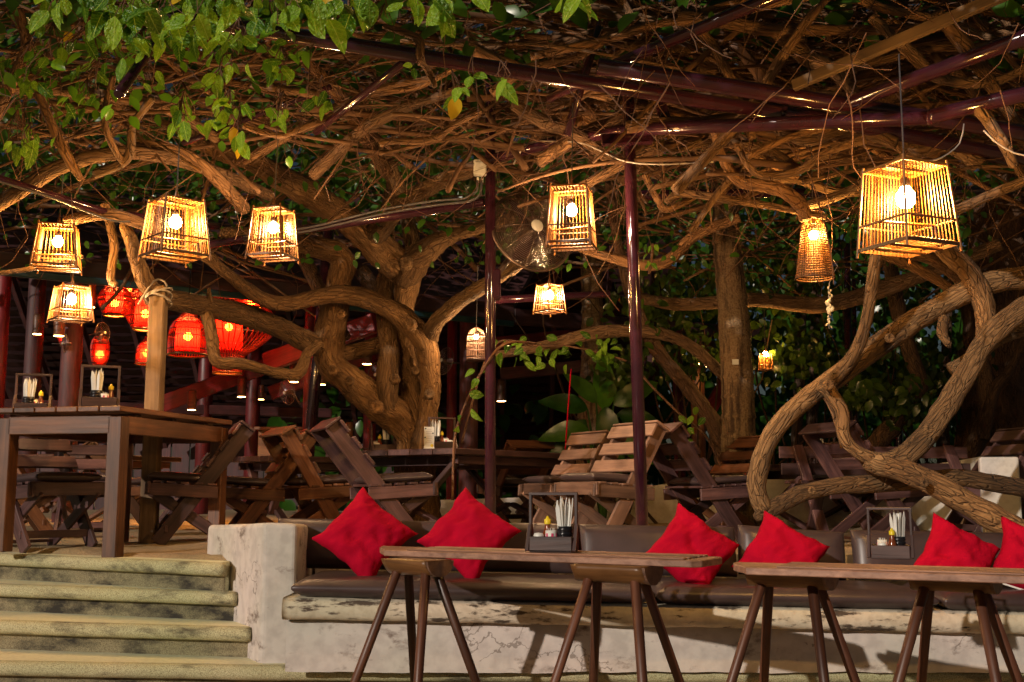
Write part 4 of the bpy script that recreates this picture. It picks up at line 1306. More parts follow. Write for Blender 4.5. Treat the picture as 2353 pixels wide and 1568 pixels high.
leaf_stuff('sun_blocking_foliage', vine, 4200, pos_front, (0.12, 0.2), 'leaf_dark', 0.2)  # unseen leaves overhead, added to keep the sun off the canopy behind
def pos_left():
    while True:
        p = D(R.uniform(-60, 720), R.uniform(-30, 360) * R.uniform(0.5, 1), R.uniform(4.8, 7.0))
        if p.z > 1.3: return p
leaf_stuff('inner_foliage', vine, 230, pos_left, (0.06, 0.10), 'leaf')
def pos_mid():
    return D(R.uniform(0, 2300), R.uniform(60, 620), R.uniform(7.5, 10))
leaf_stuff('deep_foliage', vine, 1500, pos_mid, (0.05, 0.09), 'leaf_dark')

# leafy shrubs behind the palm trunk
sh = thing('garden_shrubs', 'olive green leafy shrubs lit by lanterns behind the palm trunk', 'shrub', (3.0, 11.0, 0))
blobs = [(1480, 700, 10.5, 90, 70), (1560, 800, 10.8, 120, 60), (1600, 680, 11, 100, 90), (1760, 720, 11, 120, 100), (1850, 820, 11, 110, 50), (1960, 830, 11, 100, 60), (2050, 800, 11.2, 110, 80), (2150, 860, 11.2, 90, 60), (1900, 650, 11.4, 140, 90), (2100, 690, 11.2, 120, 80), (1430, 850, 10.6, 60, 40), (1800, 600, 11.2, 120, 70), (2080, 920, 10.2, 50, 40), (1990, 900, 10.2, 40, 30)]
def pos_shr():
    b_ = R.choice(blobs)
    return D(b_[0] + R.gauss(0, b_[3] * 0.55), b_[1] + R.gauss(0, b_[4] * 0.6), b_[2] + R.gauss(0, 0.45))
o = leaf_stuff('foliage', sh, 2900, pos_shr, (0.06, 0.12), 'leaf_olive')
vs, fs = [], []
for i in range(46):
    b_ = R.choice(blobs)
    x = D(b_[0], b_[1], b_[2] + 0.4)
    pts = wander(V((x.x + R.gauss(0, 0.4), x.y + 0.3, 0)), V((R.gauss(0, 0.2), 0, 1)), x.z + 0.5, 0.018, 0.005, 7, 0.16)
    tube_data(spline(pts, 0.15), 5, 0, 1, False, vs, fs)
o = part('stems', mk('stems', vs, fs, 'dark_bark', True), sh, world=True); o['kind'] = 'stuff'
# dark hedge mass far behind
hd = thing('far_hedge', 'dark mass of shrubs far behind the dining terrace', 'hedge', (2, 20, 0))
def pos_hd():
    return V((R.uniform(-4, 16), R.uniform(18, 23), R.uniform(0, 5.5)))
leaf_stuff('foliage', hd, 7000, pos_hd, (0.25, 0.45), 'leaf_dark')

# ================================================================== lanterns
def bulb(parent, z, r, mat, cord_top):
    pr = [(0.0, z - r * 1.05), (r * 0.5, z - r * 0.9), (r * 0.88, z - r * 0.5), (r, z), (r * 0.9, z + r * 0.5), (r * 0.6, z + r * 0.95), (r * 0.4, z + r * 1.25)]
    so = part('socket', lathem([(r * 0.42, z + r * 1.2), (r * 0.5, z + r * 1.3), (r * 0.5, z + r * 2.1), (0.006, z + r * 2.3)], 'black_plastic', 10), parent)
    part('bulb', lathem(pr, mat, 12), so)
    rod('cord', (0, 0, z + r * 2.2), (0.01, 0.01, cord_top), 0.0035, 0.0035, 'grey_cable', parent, 5)
def cage(px, py, wpx, hpx, d, rot, lab, mat='bulb_warm', taper=0.80, n=13, br=0.030, wood_m='bamboo', wood_d='bamboo_dark', bz=0.62, tiltx=0.0, cord=0.5, br_r=0.0019):
    H = W(hpx, d)
    b_ = W(wpx, d) / 2
    t_ = b_ * taper
    loc = D(px, py + hpx / 2, d)
    L = thing('cage_lantern', lab, 'lantern', loc, math.radians(rot), 'hanging bird cage lanterns')
    cs = [(-1, -1), (1, -1), (1, 1), (-1, 1)]
    pw = max(0.009, b_ * 0.07)
    for sx, sy in cs:
        beam('corner_post', (sx * b_ * 1.03, sy * b_ * 1.03, -0.10 * H), (sx * t_ * 0.99, sy * t_ * 0.99, 1.06 * H), pw, pw, wood_m, L, up=(0, 1, 0), bev=0.002)
    def at_z(k): return b_ + (t_ - b_) * k
    for k, hh in ((0.0, 0.05), (0.30, 0.028), (1.0, 0.035)):
        s = at_z(k)
        for i in range(4):
            a, c = cs[i], cs[(i + 1) % 4]
            beam('rail', (a[0] * s, a[1] * s, k * H), (c[0] * s, c[1] * s, k * H), pw * 0.6, H * hh, wood_d if k < 0.9 else wood_m, L, bev=0.002)
    for i in range(4):
        a, c = V((*cs[i], 0)), V((*cs[(i + 1) % 4], 0))
        for j in range(1, n):
            q = a.lerp(c, j / n)
            rod('bar', (q.x * b_ * 0.985, q.y * b_ * 0.985, 0), (q.x * t_ * 0.985, q.y * t_ * 0.985, H), br_r, br_r, wood_m, L, 5)
    for j in range(1, n):
        u = -1 + 2 * j / n
        rod('floor_slat', (u * b_, -b_, 0.012), (u * b_, b_, 0.012), br_r * 1.2, br_r * 1.2, wood_m, L, 5)
        rod('top_slat', (u * t_, -t_, H), (u * t_, t_, H), br_r, br_r, wood_m, L, 5)
    for u in (-0.33, 0.33):
        beam('floor_runner', (-b_, u * b_, -0.006), (b_, u * b_, -0.006), 0.01, 0.012, wood_d, L)
    beam('top_board', (-t_, 0, H - 0.008), (t_, 0, H - 0.008), 0.03, 0.008, wood_m, L)
    beam('perch', (-at_z(.3), 0.02, 0.3 * H), (at_z(.3), -0.02, 0.3 * H), 0.012, 0.01, wood_m, L)
    part('finial', lathem([(0.0, H), (0.018, H), (0.02, H + 0.008), (0.008, H + 0.016), (0.014, H + 0.03), (0.006, H + 0.055), (0.003, H + 0.085), (0, H + 0.09)], 'log_wood', 10), L)
    bulb(L, bz * H, br, mat, H + cord)
    return L
cage(130, 566, 96, 96, 6.4, 14, 'amber square cage lantern at the far left, upper of a stacked pair', 'bulb_amber', n=10)
cage(400, 524, 118, 128, 5.3, 43, 'cage lantern seen from its corner, with its lit square base grid showing', 'bulb_amber', n=12)
cage(626, 535, 88, 112, 6.3, -16, 'narrow cage lantern hanging beside the sloping cable pipe', 'bulb_white', n=10)
cage(162, 697, 78, 76, 6.9, 40, 'small pinkish cage lantern at far left, lower of a stacked pair', 'bulb_white', n=10)
cage(1314, 497, 100, 134, 5.9, -13, 'tall orange cage lantern beside the big wire fan', 'bulb_white', n=11, taper=0.84)
cage(1263, 686, 54, 62, 8.0, 40, 'small bright cage lantern low between the two steel poles', 'bulb_white', n=7)
cage(2087, 474, 158, 190, 4.4, 24, 'largest golden cage lantern hanging at the upper right', 'bulb_amber', n=14, br=0.040, taper=0.84)
cage(1760, 832, 24, 36, 10.2, 30, 'tiny far lantern right of the palm trunk', 'bulb_amber', n=5, br=0.022, bz=1.0)

def torus(rad, tr, z, mat, segs=28, s2=6):
    k = ('tor', round(rad, 4), round(tr, 4), round(z, 4), mat, segs)
    if k in CACHE: return CACHE[k]
    pts = [(V((rad * math.cos(a), rad * math.sin(a), z)), tr) for a in [2 * math.pi * i / segs for i in range(segs + 1)]]
    vs, fs = tube_data(pts, s2, 0, 1, False)
    CACHE[k] = mk('ring', vs, fs, mat, True)
    return CACHE[k]
def wires(prof, n, r, mat):
    vs, fs = [], []
    for i in range(n):
        a = 2 * math.pi * i / n
        pts = [(V((q * math.cos(a), q * math.sin(a), z)), r) for q, z in prof]
        tube_data(pts, 4, 0, 1, False, vs, fs)
    return mk('wires', vs, fs, mat, True)
# woven bell lantern
loc = D(1873, 640, 6.4)
L = thing('woven_lantern', 'woven basket lantern with a flared collar and a shell string', 'lantern', loc, 0)
H, rb, rt_ = W(125, 6.4), W(45, 6.4), W(28, 6.4)
prof = [(rb + (rt_ - rb) * (k / 10) ** 0.85, H * k / 10) for k in range(11)]
part('weave', wires(prof, 40, 0.0026, 'bamboo'), L)['kind'] = 'stuff'
for k in range(23):
    z = H * k / 22
    q = rb + (rt_ - rb) * (k / 22) ** 0.85
    part('hoop', torus(q, 0.0030 if k else 0.006, z, 'bamboo_dark', 28, 5), L)
colr = [(rt_, H), (rt_ * 0.62, H + 0.03), (rt_ * 0.5, H + 0.045), (rt_ * 0.62, H + 0.06), (rt_ * 0.78, H + 0.085)]
part('collar', wires(colr, 20, 0.003, 'bamboo'), L)['kind'] = 'stuff'
part('hoop', torus(rt_ * 0.78, 0.004, H + 0.085, 'bamboo_dark', 20, 5), L)
bulb(L, H * 0.82, 0.026, 'bulb_amber', H + 0.5)
sh_ = thing('shell_string', 'string of shells hanging below the woven basket lantern', 'wind chime', D(1905, 752, 6.35))
for k in range(16):
    p = D(1905 + R.gauss(0, 2.5), 662 + k * 6, 6.35)
    s = W(R.uniform(3, 5.5) if not 6 <= k <= 9 else R.uniform(7, 10), 6.35)
    part('shell', lathem([(0, -s * 0.4), (s * 0.6, -s * 0.3), (s, 0), (s * 0.5, s * 0.4), (0, s * 0.5)], 'shell', 8), sh_, Matrix.Translation(p) @ RX(R.uniform(0, 3)) @ RY(R.uniform(0, 3)), True)
part('string', tubem([(D(1915, 598, 6.38), 0.002), (D(1925, 612, 6.35), 0.002), (D(1906, 650, 6.35), 0.002), (D(1905, 756, 6.35), 0.002)], 'pale_cable', 4, 0.05), sh_, world=True)

# round wire dome lantern
loc = D(1094, 828, 8.6)
L = thing('dome_cage_lantern', 'round dome bird cage lantern beside the left steel pole', 'lantern', loc, 0)
rr, H = W(22, 8.6), W(76, 8.6)
prof = [(rr, 0), (rr, H * 0.55), (rr * 0.95, H * 0.75), (rr * 0.72, H * 0.9), (rr * 0.35, H * 0.98), (0.004, H)]
part('wires', wires(prof, 24, 0.002, 'pale_wood'), L)['kind'] = 'stuff'
for z in (0, 0.1, 0.35, 0.55, 0.75):
    part('hoop', torus(rr if z < 0.7 else rr * 0.95, 0.004, H * z, 'dark_wood', 24, 5), L)
part('base', lathem([(0, -0.02), (rr * 0.4, -0.015), (rr, -0.005), (rr, 0.01), (0, 0.012)], 'dark_wood', 20), L)
bulb(L, H * 0.72, 0.017, 'bulb_white', H + 0.5)

# red lanterns in the pavilion
def red_lantern(px, py, wpx, hpx, d, kind, lab, inner=True):
    H, rr = W(hpx, d), W(wpx, d) / 2
    loc = D(px, py + hpx / 2, d)
    L = thing('red_lantern', lab, 'lantern', loc, R.uniform(0, 1), 'red wicker lanterns in the pavilion')
    S = {'dome': [(1.0, 0), (1.0, 0.12), (0.99, 0.4), (0.93, 0.55), (0.78, 0.68), (0.52, 0.8), (0.3, 0.9), (0.22, 1.0)],
         'barrel': [(0.52, 0), (0.72, 0.12), (0.92, 0.32), (1.0, 0.55), (0.95, 0.75), (0.78, 0.92), (0.6, 1.0)],
         'onion': [(0.30, 0), (0.30, 0.12), (0.36, 0.24), (0.62, 0.36), (0.92, 0.52), (1.0, 0.66), (0.95, 0.8), (0.75, 0.92), (0.42, 1.0)],
         'bell': [(0.62, 0), (0.8, 0.2), (1.0, 0.45), (1.0, 0.6), (0.75, 0.85), (0.5, 1.0)]}[kind]
    prof = [(q * rr, z * H) for q, z in S]
    sm = [(p.x, p.z) for p, _ in spline([(V((q, 0, z)), 1) for q, z in prof], H / 14)]
    part('wicker', wires(sm, 44, max(0.0045, rr * 0.016), 'red_wicker'), L)['kind'] = 'stuff'
    for k in range(0, len(S)):
        q, z = S[k]
        part('hoop', torus(q * rr, 0.012 if k == 0 else 0.006, z * H, 'bamboo' if k == 0 else 'dark_wood', 28, 6), L)
    ri = rr * (0.62 if kind == 'dome' else 0.30 if kind == 'onion' else 0.5)
    z0, z1 = (0.08, 0.72) if kind != 'onion' else (0.3, 0.95)
    part('shade', lathem([(ri, H * z0), (ri, H * z1)], 'red_shade', 24), L)
    zb = (z0 + z1) / 2 * H
    br = 0.045
    part('bulb', lathem([(0, zb - br), (br * 0.8, zb - br * 0.6), (br, zb), (br * 0.8, zb + br * 0.6), (br * 0.3, zb + br)], 'bulb_red', 10), L)
    rod('cord', (0, 0, zb + br), (0, 0, H + 0.9), 0.006, 0.006, 'black_plastic', L, 5)
plain('red_wicker', (0.5, 0.03, 0.012), 0.5)
red_lantern(430, 762, 88, 108, 11.0, 'dome', 'red dome lantern left of the wide onion shaped one')
red_lantern(522, 772, 214, 172, 12.2, 'onion', 'widest red onion shaped wicker lantern with a narrow neck')
red_lantern(332, 712, 92, 92, 11.2, 'barrel', 'red barrel lantern behind the wooden post top')
red_lantern(262, 690, 76, 70, 11.0, 'bell', 'red bell lantern with pale wicker rim near the left lanterns')
red_lantern(295, 662, 70, 44, 11.6, 'bell', 'uppermost small red lantern half hidden by the sawn branch')
red_lantern(337, 805, 50, 64, 12.4, 'dome', 'small red dome lantern just left of the wooden post')
red_lantern(578, 690, 74, 34, 11.6, 'bell', 'red lantern cut by the eave above the onion shaped one')
red_lantern(228, 808, 42, 70, 12.4, 'barrel', 'slim red barrel lantern above the left table caddy')
red_lantern(150, 762, 40, 66, 12.8, 'barrel', 'dim red lantern far left behind the pinkish cage lantern')

# small lamps on the pavilion posts
def downlight(px, py, d, wpx, lab, up=False):
    p = D(px, py, d)
    L = thing('post_lamp', lab, 'lamp', p, 0, 'small lamps on the pavilion posts')
    r = W(wpx, d) / 2
    hh = r * 4.2
    part('housing', lathem([(r, 0), (r * 1.04, 0.01), (r * 1.04, hh), (r * 0.8, hh + 0.02), (0, hh + 0.02)], 'mid_wood', 12), L)
    part('lens', lathem([(0, 0.006), (r * 0.92, 0.006), (r * 0.92, -0.004), (0, -0.008)], 'downlight', 12), L)
    beam('bracket', (0, 0, hh * 0.6), (0.0, 0.25, hh * 0.6), 0.02, 0.03, 'dark_wood', L)
for px, py, d, wpx, lab in [(1607, 836, 12.2, 28, 'lit lamp on the pale post right of the leaning tree, left of a pair'), (1632, 842, 12.2, 26, 'lit lamp right of the palm facing post, right of a pair'),
        (675, 878, 12.8, 22, 'lit lamp just left of the dark leaning pole'), (738, 884, 12.6, 22, 'lit lamp just right of the dark leaning pole'), (440, 942, 13.2, 20, 'lit lamp low on the red post under the dome lantern'),
        (555, 912, 13.2, 20, 'lit lamp on the red post under the onion lantern'), (843, 837, 12.8, 22, 'lit lamp seen through the fork of the gnarled tree'), (802, 1012, 13.5, 18, 'lit lamp low left of the gnarled trunk'),
        (1152, 922, 13.0, 22, 'lit lamp just right of the left steel pole'), (85, 768, 11.6, 20, 'lit lamp at the far left on the pavilion post'), (135, 772, 11.6, 24, 'lit lamp under the pinkish cage lantern'),
        (205, 706, 11.6, 26, 'lit lamp right beside the pinkish cage lantern'), (600, 918, 14.0, 14, 'faint lit lamp between the red posts')]:
    downlight(px, py, d, wpx, lab)
# floodlit post faces come from the lamps themselves

# ================================================================== fans
def fan(px, py, rpx, d, yaw, pitch, lab, rings=22, base=None, blades=3):
    p = D(px, py, d)
    r = W(rpx, d)
    L = thing('wall_fan', lab, 'fan', p, 0, 'electric fans')
    M = RZ(math.radians(yaw)) @ RX(math.radians(90 + pitch))
    vs, fs = [], []
    for s in (1, -1):
        for k in range(1, rings + 1):
            q = r * k / rings
            z = s * r * 0.30 * (1 - (k / rings) ** 2.4)
            pts = [(V((q * math.cos(a), q * math.sin(a), z)), max(0.0012, r * 0.008)) for a in [2 * math.pi * i / 36 for i in range(37)]]
            tube_data(pts, 3, 0, 1, False, vs, fs)
        for i in range(10):
            a = 2 * math.pi * i / 10
            pts = [(V((r * k / 8 * math.cos(a), r * k / 8 * math.sin(a), s * r * 0.30 * (1 - (k / 8) ** 2.4) + 0.002)), r * 0.010) for k in range(9)]
            tube_data(pts, 4, 0, 1, False, vs, fs)
    part('guard', mk('guard', vs, fs, 'fan_metal', True), L, M)
    part('rim', torus(r, r * 0.035, 0, 'fan_metal', 40, 6), L, M)
    part('badge', lathem([(0, r * 0.34), (r * 0.13, r * 0.335), (r * 0.15, r * 0.30)], 'white_plastic', 20), L, M)
    for i in range(blades):
        a0 = 2 * math.pi * i / blades
        bv, bf = [], []
        for k in range(6):
            q = r * (0.15 + 0.75 * k / 5)
            wd = 0.55 - 0.08 * k
            for j in range(4):
                aa = a0 + (j / 3 - 0.5) * wd * 1.6
                bv.append((q * math.cos(aa), q * math.sin(aa), (j / 3 - 0.5) * r * 0.14))
        for k in range(5):
            for j in range(3):
                a = k * 4 + j
                bf.append((a, a + 1, a + 5, a + 4))
        part('blade', mk('blade', bv, bf, 'fan_blade', True), L, M)
    part('motor', lathem([(0, -r * 0.62), (r * 0.14, -r * 0.6), (r * 0.18, -r * 0.4), (r * 0.18, -r * 0.15), (r * 0.12, r * 0.1), (0, r * 0.12)], 'fan_metal', 14), L, M)
    if base:
        rod('arm', M @ V((0, 0, -r * 0.5)), V(base) - p, r * 0.07, r * 0.07, 'fan_metal', L, 8)
    return L
fan(1222, 532, 102, 7.1, 24, -14, 'large dark wire fan mounted on the left steel pole', 26, base=D(1135, 640, 7.02))
fan(660, 902, 28, 11.6, -42, 12, 'small fan tilted left of the dark leaning pole', 8, base=D(690, 930, 11.9))
fan(1022, 830, 32, 12.4, -50, -10, 'small fan right of the gnarled tree', 8, base=D(1055, 835, 13.0))
fan(868, 862, 30, 12.4, -35, 0, 'small fan behind the fork of the gnarled tree', 8, base=D(856, 850, 13.4))
fan(150, 790, 22, 11.4, -60, 0, 'small fan under the pinkish cage lantern', 7, base=D(120, 790, 12.0))
fan(236, 765, 24, 11.8, 70, 0, 'small fan below the red bell lantern', 7, base=D(205, 770, 12.0))
part('bracket', boxm(0.06, 0.06, 0.2, 'purple_paint', 0.01), pg, Matrix.Translation(D(1140, 655, 7.0)), True)

# ================================================================== furniture
def chair(px, py, d, head, lab, mt='dark_wood', s=0.90, cush=True, lean=0.40):
    """px,py at the seat centre; head = direction the sitter looks, degrees from +X"""
    q = D(px, py, d)
    L = thing('folding_chair', lab, 'chair', (q.x, d, sand_z(q.x, d) - 0.004), math.radians(head), 'slatted folding chairs on the terrace')
    hw = 0.235 * s
    top, foot = V((-lean, 0, 0.82)) * s, V((0.20, 0, 0.0)) * s
    rd = (foot - top).normalized()
    nrm = V((-rd.z, 0, rd.x)) * -1
    if nrm.x < 0: nrm = -nrm       # towards the sitter
    for sy in (-1, 1):
        o_ = V((0, sy * hw, 0))
        br_ = beam('back_rail', top + o_, foot + o_, 0.028 * s, 0.105 * s, mt, L, up=nrm, bev=0.003)
        o2 = V((0, sy * (hw - 0.032 * s), 0))
        beam('leg', V((0.28, 0, 0.385)) * s + o2, V((-0.30, 0, 0.0)) * s + o2, 0.024 * s, 0.075 * s, mt, L, bev=0.003)
        beam('seat_rail', V((-0.20, 0, 0.355)) * s + o2 * 1.0 + V((0, sy * 0.06 * s, 0)), V((0.30, 0, 0.385)) * s + o2 + V((0, sy * 0.06 * s, 0)), 0.022 * s, 0.085 * s, mt, L, bev=0.003)
        part('bolt', lathem([(0, 0.012), (0.007, 0.009), (0.011, 0.0)], 'chrome', 8), br_, WM[L.name] @ Matrix.Translation(top.lerp(foot, 0.6) + V((0, sy * (hw + 0.015 * s), 0))) @ RX(-sy * math.pi / 2), True)
    for k in range(3):
        c = top + rd * (0.055 + k * 0.145) * s + nrm * 0.063 * s
        beam('slat', c + V((0, -hw - 0.05 * s, 0)), c + V((0, hw + 0.05 * s, 0)), 0.098 * s, 0.020 * s, mt, L, up=nrm, bev=0.003)
    c = top - rd * 0.012 * s + nrm * 0.010
    beam('top_slat', c + V((0, -hw - 0.05 * s, 0)), c + V((0, hw + 0.05 * s, 0)), 0.125 * s, 0.018 * s, mt, L, up=rd, bev=0.003)
    for k in range(5):
        x = (-0.16 + k * 0.095) * s
        z = (0.412 + 0.06 * (x / s + 0.16)) * s
        beam('seat_slat', (x, -hw - 0.03 * s, z), (x, hw + 0.03 * s, z), 0.06 * s, 0.016 * s, mt, L, bev=0.002)
    beam('seat_front', (0.275 * s, -hw - 0.05 * s, 0.395 * s), (0.275 * s, hw + 0.05 * s, 0.395 * s), 0.024 * s, 0.085 * s, mt, L, bev=0.003)
    beam('stretcher', (-0.255 * s, -hw, 0.04 * s), (-0.255 * s, hw, 0.04 * s), 0.05 * s, 0.022 * s, mt, L, bev=0.003)
    beam('stretcher', (0.145 * s, -hw - 0.02, 0.10 * s), (0.145 * s, hw + 0.02, 0.10 * s), 0.022 * s, 0.05 * s, mt, L, bev=0.003)
    if cush:
        part('cushion', cushion(0.46 * s, 0.46 * s, 0.05 * s, 'vinyl', 0.02, 0.012, px, 0.008), L, T(0.05 * s, 0, 0.462 * s) @ RY(-0.06))
    return L
chair(110, 1110, 6.75, -38, 'dark folding chair under the left end of the tall table', 'dark_wood')
chair(430, 1090, 7.35, 200, 'dark folding chair drawn up to the right side of the tall table', 'dark_wood')
chair(215, 1090, 8.0, -75, 'dark folding chair behind the tall table', 'dark_wood')
chair(585, 1125, 7.9, -160, 'reddish folding chair just right of the tall table', 'mid_wood')
chair(718, 1125, 7.8, 30, 'warm brown folding chair, left of the two seen from behind', 'mid_wood', lean=0.30)
chair(888, 1120, 7.15, 22, 'dark purple folding chair, right of the two seen from behind', 'dark_wood', lean=0.46)
chair(1300, 1130, 8.2, 208, 'greyish folding chair right of the middle table, far one of a pair', 'pale_wood', lean=0.28)
chair(1400, 1140, 7.1, 208, 'pale folding chair beside the steel pole, near one of a pair', 'pale_wood', lean=0.28)
chair(1620, 1140, 7.5, 22, 'dark folding chair seen from behind, just right of the steel pole', 'dark_wood')
chair(1650, 1110, 9.0, 205, 'yellowish folding chair in front of the palm trunk', 'mid_wood')
chair(2250, 1120, 7.8, 188, 'dark folding chair at the right end beside the white wall', 'dark_wood')
chair(1960, 1100, 11.2, 250, 'orange brown folding chair behind the right table', 'mid_wood', cush=False)
chair(420, 1070, 9.6, 190, 'dark folding chair beyond the wooden post', 'dark_wood')
chair(300, 1085, 9.8, 20, 'small dark folding chair left of the wooden post, far back', 'mid_wood')
chair(60, 1080, 9.2, 30, 'brown folding chair far back behind the left table leg', 'mid_wood')
chair(1180, 1110, 10.4, 120, 'red brown folding chair far behind the middle table', 'mid_wood')
chair(2010, 1160, 7.4, 20, 'very dark folding chair below the looping vine branch', 'dark_wood')

def plank_top(L, sx, sy, z, n, mt, th=0.035, along='x'):
    for k in range(n):
        w_ = sy / n
        y = -sy / 2 + w_ * (k + 0.5)
        part('plank', boxm(sx, w_ - 0.006, th, mt, 0.004), L, T(0, y, z))
# tall table
cn, cf = V((D(278, 934, 6.02).x, 6.02, 0)), V((D(535, 968, 7.33).x, 7.33, 0))
ax = (cf - cn); LT = ax.length; ax.normalize()
ay = V((-ax.y, ax.x, 0))
WT = 0.80
ctr = (cn + cf) / 2 + ay * WT / 2
tt = thing('tall_table', 'tall dark plank table standing at the top of the steps', 'table', (ctr.x, ctr.y, 0), math.atan2(ax.y, ax.x))
plank_top(tt, LT, WT, 0.785, 6, 'mid_wood', 0.030)
for sx in (-1, 1):
    for sy in (-1, 1):
        lx, ly = sx * (LT / 2 - 0.075), sy * (WT / 2 - 0.055)
        beam('leg', (lx, ly, -0.03 if not (sx < 0 and sy > 0) else 0.0), (lx, ly, 0.745), 0.085, 0.085, 'mid_wood', tt, up=(0, 1, 0), bev=0.004)
    beam('apron', (sx * (LT / 2 - 0.045), -WT / 2 + 0.08, 0.70), (sx * (LT / 2 - 0.045), WT / 2 - 0.08, 0.70), 0.025, 0.10, 'mid_wood', tt)
    beam('apron', (-LT / 2 + 0.1, sx * (WT / 2 - 0.03), 0.70), (LT / 2 - 0.1, sx * (WT / 2 - 0.03), 0.70), 0.025, 0.10, 'mid_wood', tt)
for k in (-0.4, 0.0, 0.4):
    beam('batten', (k, -WT / 2 + 0.05, 0.758), (k, WT / 2 - 0.05, 0.758), 0.05, 0.024, 'dark_wood', tt)
def vtable(cnr, r_end, l_end, h, lab, mt, n=6, th=0.045):
    """near corner (px,py,d), right end and left end given the same way; level top at height h"""
    a, b_, c = [V((D(*q).x, q[2], 0)) for q in (cnr, r_end, l_end)]
    ax = b_ - a; LT = ax.length; ax.normalize()
    ay = V((-ax.y, ax.x, 0)); WT = abs((c - a).dot(ay))
    ctr = (a + b_) / 2 + ay * WT / 2
    t_ = thing('plank_table', lab, 'table', (ctr.x, ctr.y, 0), math.atan2(ax.y, ax.x), 'low plank tables')
    plank_top(t_, LT, WT, h - th / 2, n, mt, th)
    for sx in (-1, 1):
        x = sx * (LT / 2 - 0.22)
        beam('cross_bar', (x, -WT / 2 + 0.06, h - th - 0.04), (x, WT / 2 - 0.06, h - th - 0.04), 0.04, 0.07, mt, t_)
        for sy in (-1, 1):
            beam('leg', (x + 0.03 * sx, sy * (WT / 2 - 0.10), h - th - 0.01), (x + 0.03 * sx, sy * 0.05, 0.14), 0.035, 0.075, mt, t_, up=(1, 0, 0))
            beam('leg', (x - 0.012 * sx, sy * 0.02, 0.22), (x - 0.012 * sx, sy * (WT / 2 - 0.06), -0.02), 0.035, 0.075, mt, t_, up=(1, 0, 0))
    beam('apron', (-LT / 2 + 0.1, -WT / 2 + 0.07, h - th - 0.035), (LT / 2 - 0.1, -WT / 2 + 0.07, h - th - 0.035), 0.025, 0.06, mt, t_)
    beam('apron', (-LT / 2 + 0.1, WT / 2 - 0.07, h - th - 0.035), (LT / 2 - 0.1, WT / 2 - 0.07, h - th - 0.035), 0.025, 0.06, mt, t_)
    return t_
vtable((1047, 1030, 7.9), (1352, 1055, 9.4), (835, 1040, 9.0), 0.64, 'dark purple plank table in the middle with a menu card on it', 'dark_wood')
vtable((1850, 1068, 9.0), (2110, 1085, 10.2), (1630, 1066, 10.0), 0.55, 'dark plank table on the right behind the looping vine', 'dark_wood')
vtable((640, 1035, 9.0), (850, 1045, 9.8), (560, 1045, 9.6), 0.62, 'dark plank table behind the two chairs seen from behind', 'dark_wood')
vtable((200, 1000, 9.8), (420, 1010, 11.0), (60, 1005, 10.6), 0.66, 'dark plank table far back on the left behind the tall table', 'mid_wood')
# far bench seat at right
fb = thing('park_bench', 'dark slatted bench far right below the vine branches', 'bench', (D(2150, 1130, 7.7).x - 0.1, 8.3, 0), math.radians(4))
for k in range(4):
    part('seat_slat', boxm(1.5, 0.09, 0.025, 'dark_wood', 0.003), fb, T(0, -0.15 + k * 0.1, 0.40))
for k in range(2):
    part('back_slat', boxm(1.5, 0.022, 0.09, 'dark_wood', 0.003), fb, T(0, 0.27 + 0.04 * k, 0.50 + 0.13 * k))
for sx in (-0.6, 0.6):
    beam('leg', (sx, -0.18, 0.38), (sx + 0.02, 0.16, -0.02), 0.035, 0.08, 'dark_wood', fb, up=(1, 0, 0))
    beam('leg', (sx, 0.32, 0.68), (sx + 0.02, -0.18, -0.02), 0.035, 0.08, 'dark_wood', fb, up=(1, 0, 0))

# bar tables on log trestles
def trestle(parent, px, py, d, ang, ln, rad, zt):
    c = D(px, py, d)
    M = T(c.x, c.y, zt) @ RZ(math.radians(ang))
    # half log
    vs, fs = [], []
    segs = 12
    nx = 10
    for i in range(nx + 1):
        x = -ln / 2 + ln * i / nx
        for s in range(segs + 1):
            a = math.pi + math.pi * s / segs
            q = V((x, rad * math.cos(a) * 1.15, rad * math.sin(a)))
            k = 1 + 0.06 * noise.noise(q * 9 + V((px, 0, 0)))
            vs.append((x + (0.012 * noise.noise(q * 20) if i in (0, nx) else 0), q.y * k, q.z * k))
    for i in range(nx):
        for s in range(segs):
            a = i * (segs + 1) + s
            fs.append((a, a + 1, a + segs + 2, a + segs + 1))
        a = i * (segs + 1)
        fs.append((a, a + segs + 1, a + 2 * segs + 1, a + segs))
    fs.append(tuple(range(segs, -1, -1)))
    fs.append(tuple(nx * (segs + 1) + s for s in range(segs + 1)))
    me = mk('log', vs, fs, 'log_wood', True)
    me.polygons[-1].use_smooth = False; me.polygons[-2].use_smooth = False
    lg = part('log_support', me, parent, M, True)
    ev = [(0.0, rad * 1.10 * math.cos(math.pi + math.pi * s / 12), rad * 0.96 * math.sin(math.pi + math.pi * s / 12)) for s in range(13)]
    ev = ev + [(-0.02, y_, z_) for _, y_, z_ in ev]
    ef = [tuple(range(13)), tuple(range(25, 12, -1))] + [(s, s + 13, s + 14, s + 1) for s in range(12)]
    part('end_grain', mk('end_grain', ev, ef, 'pale_wood'), lg, T(ln / 2 + 0.012, 0, -0.002))
    bz = -0.62
    for sx in (-1, 1):
        for sy in (-1, 1):
            p0 = M @ V((sx * ln * 0.33, sy * rad * 0.45, -rad * 0.72))
            p1 = p0 + (RZ(math.radians(ang)) @ V((sx * 0.15, sy * 0.20, 0))); p1.z = bz - 0.01
            rod('leg', p1, p0, 0.0165, 0.0185, 'leg_wood', lg, 8, True)
